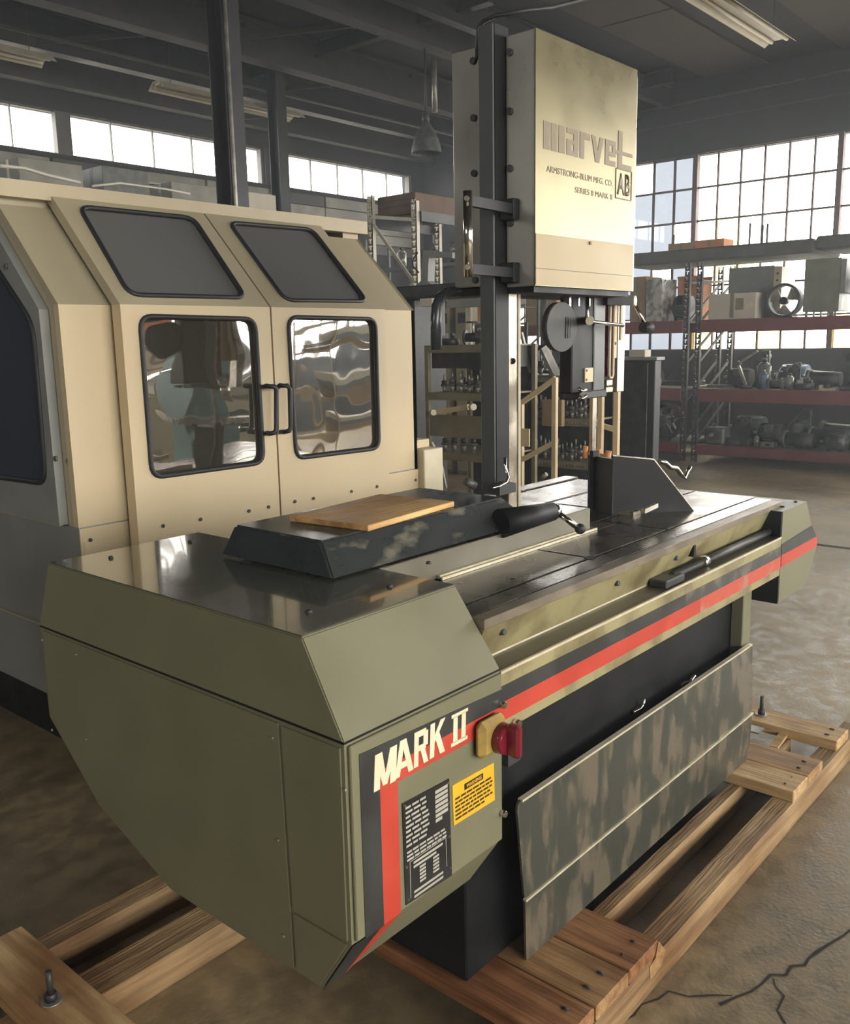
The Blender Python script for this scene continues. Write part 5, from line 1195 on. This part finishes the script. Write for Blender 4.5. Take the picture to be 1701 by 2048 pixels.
# white pallet rack with brown crate on top
wr_ = thing('white_rack', 'white perforated rack frame rising behind the right end of the enclosure', 'rack', (7.6, 6.65, 0))
upright('upright', 7.2, 6.95, 3.12, wr_, WHITEP); upright('upright', 7.2, 6.33, 3.0, wr_, WHITEP); upright('upright', 8.3, 6.95, 3.0, wr_, WHITEP); upright('upright', 8.3, 6.33, 3.0, wr_, WHITEP)
beam('frame_brace', (7.2, 6.92, 2.90), (7.2, 6.36, 2.82), 0.02, 0.035, WHITEP, wr_); beam('frame_brace', (7.2, 6.90, 2.82), (7.2, 6.35, 2.20), 0.02, 0.03, WHITEP, wr_); beam('frame_brace', (7.2, 6.36, 2.2), (7.2, 6.90, 1.6), 0.02, 0.03, WHITEP, wr_)
for y in (6.99, 6.27): box('beam', (7.25, y, 2.80), (8.3, y+0.03, 2.90), IRON, wr_)
ct = thing('brown_crate', 'long brown crate lying across the white rack behind the enclosure', 'crate', (7.75, 7.2, 2.901))
box('side', (7.27, 6.37, 2.905), (8.2, 6.90, 3.10), BROWN, ct, 0.006)
for x in (7.4, 8.0): box('skid_block', (x, 6.38, 2.9005), (x+0.1, 6.89, 2.905), CARD, ct)
bars('slat', [((7.262, 6.38, 2.92+0.06*i), (7.27, 6.89, 2.965+0.06*i)) for i in range(3)], BROWN, ct)
# dark racks beyond, between the enclosure roof and the saw head
dr = metal_shelf('shelf_unit', 'dark open shelving far back between enclosure and saw head', 9.4, 9.9, 6.6, 9.2, (0.6, 1.3, 2.0, 2.6), IRON2, 3.0)
for i, (k, cl_, y, z, s) in enumerate((('gear','grey',6.9,2.0,1.6),('motor','dark',7.4,2.0,1.5),('wheel','grey',7.95,2.0,1.0),('brack','pale',8.5,2.0,1.4),('motor','pale',6.95,2.6,1.0),('gear','dark',7.6,2.6,1.3),('brack','grey',8.2,2.6,1.2),('can','pale',8.7,2.6,1.3),('gear','tan',7.0,1.3,1.5),('hous','pale',7.7,1.3,1.3))):
    item(k, cl_, s, (9.62, y, z+0.0005), 0, '%s %s on the %s shelf of the far dark shelving' % (cl_, KINDS[k][1], {2.0: 'third', 2.6: 'top', 1.3: 'second'}[z]), 'parts on the far dark shelving')
for i, (y, lab) in enumerate(((8.9, 'grey vertical pipe far back nearest the brown crate'), (7.0, 'grey vertical pipe far back nearest the saw head'))):
    tag(tube('wall_pipe', [(10.6, y, 0), (10.6, y, 3.2), (10.6, y-0.15, 3.32), (10.6, y-0.6, 3.34)], 0.045, IRON2, n=10), lab, 'pipe')
# boxes on a mezzanine shelf above the enclosure roof
mz = thing('mezzanine_shelf', 'long high shelf below the bright window strip, above the enclosure roof', 'shelf', (6.4, 8.3, 0))
box('deck', (3.6, 8.0, 2.90), (7.6, 8.6, 2.96), IRON2, mz)
for x in (3.7, 5.6, 7.5):
    for y in (8.04, 8.5): box('leg', (x, y, 0), (x+0.05, y+0.05, 2.90), IRON, mz)
carton('glass_tank', 'pale green glass-sided tank on the high shelf left of the steel column', 5.55, 6.30, 8.1, 8.5, 2.961, 3.22, CLAD, TEAL, cat='tank')
carton('carton', 'cream carton on the high shelf just right of the steel column', 6.5, 6.9, 8.1, 8.45, 2.961, 3.22, CARD_W, TAN)
carton('carton', 'pale carton at the left end of the high shelf over the roof', 4.0, 4.6, 8.1, 8.5, 2.961, 3.25, CLAD, TAN)
carton('carton', 'dark grey crate on the high shelf left of the glass tank', 4.8, 5.3, 8.1, 8.5, 2.961, 3.28, IRON2, IRON)
tag(tube('overhead_cable', [(2.0, 9.0, 3.42), (4.5, 9.0, 3.34), (6.5, 9.0, 3.36), (7.6, 9.0, 3.40)], 0.012, CABLE, n=6), 'pale cable strung in front of the window strip', 'cable')

# ================================================================ the other side of the hall (seen in the door windows)
ml = thing('milling_machine', 'teal knee milling machine across the aisle, reflected in the left door window', 'machine', (5.25, -1.9, 0))
box('base', (4.95, -2.3, 0), (5.55, -1.7, 0.18), TEAL, ml, 0.02); box('column', (5.08, -2.4, 0.18), (5.42, -2.05, 1.4), TEAL, ml, 0.03)
box('knee', (5.08, -2.04, 0.5), (5.4, -1.75, 0.85), TEAL, ml, 0.02); box('table', (4.7, -1.98, 0.86), (5.85, -1.76, 0.93), STEELB, ml, 0.005)
box('ram', (5.13, -2.4, 1.41), (5.37, -1.7, 1.55), TEAL, ml, 0.02); cyl('motor', (5.25, -1.8, 1.55), (5.25, -1.8, 1.85), 0.09, IRON2, ml, n=18); cyl('quill', (5.25, -1.8, 1.1), (5.25, -1.8, 1.41), 0.05, STEELB, ml, n=14)
bn = thing('hanging_banner', 'white and orange banner hung across the aisle behind the beige machine', 'banner', (6.4, -4.45, 0))
box('cloth', (5.6, -4.46, 1.36), (7.2, -4.45, 2.6), BANNERW, bn); box('orange_panel', (5.6, -4.449, 1.72), (7.2, -4.445, 2.6), BANNERO, bn)
for i in range(3): box('text_bar', (5.9, -4.449, 1.44+0.09*i), (7.0, -4.445, 1.465+0.09*i), TAN_DK, bn)
for x in (5.62, 7.18): box('pole', (x-0.02, -4.49, 0), (x+0.02, -4.46, 2.65), IRON, bn)
bc = thing('beige_machine', 'beige boxed machine across the aisle, reflected in the door windows', 'machine', (6.4, -3.5, 0))
box('body', (5.3, -4.1, 0), (7.2, -3.1, 1.05), BEIGE, bc, 0.02); box('hood', (5.7, -4.0, 1.05), (7.0, -3.3, 1.28), BEIGE_G, bc, 0.05); box('window', (5.8, -3.098, 0.5), (6.6, -3.09, 0.9), BLACK, bc); box('control_arm', (7.2, -3.4, 0.9), (7.4, -3.2, 1.2), IRON, bc)
rk = metal_shelf('shelf_unit', 'tan shelving across the aisle with stacked sheet stock', 7.6, 9.6, -3.3, -2.7, (0.5, 1.0, 1.5, 1.9), TAN, 2.0)
for i in range(9): tag(box('sheet_stack', (7.7+0.02*(i % 3), -3.24, (0.5, 1.0, 1.5)[i//3]+0.0005+0.09*(i % 3)), (9.4-0.05*(i % 3), -2.76, (0.5, 1.0, 1.5)[i//3]+0.088+0.09*(i % 3)), (CARD, IRON2, CREAMBOX)[i % 3]), 'flat stack of %s sheets, %s level, tan shelving across the aisle' % (('brown', 'grey', 'cream')[i % 3], ('lowest', 'middle', 'upper')[i//3]), 'stack')
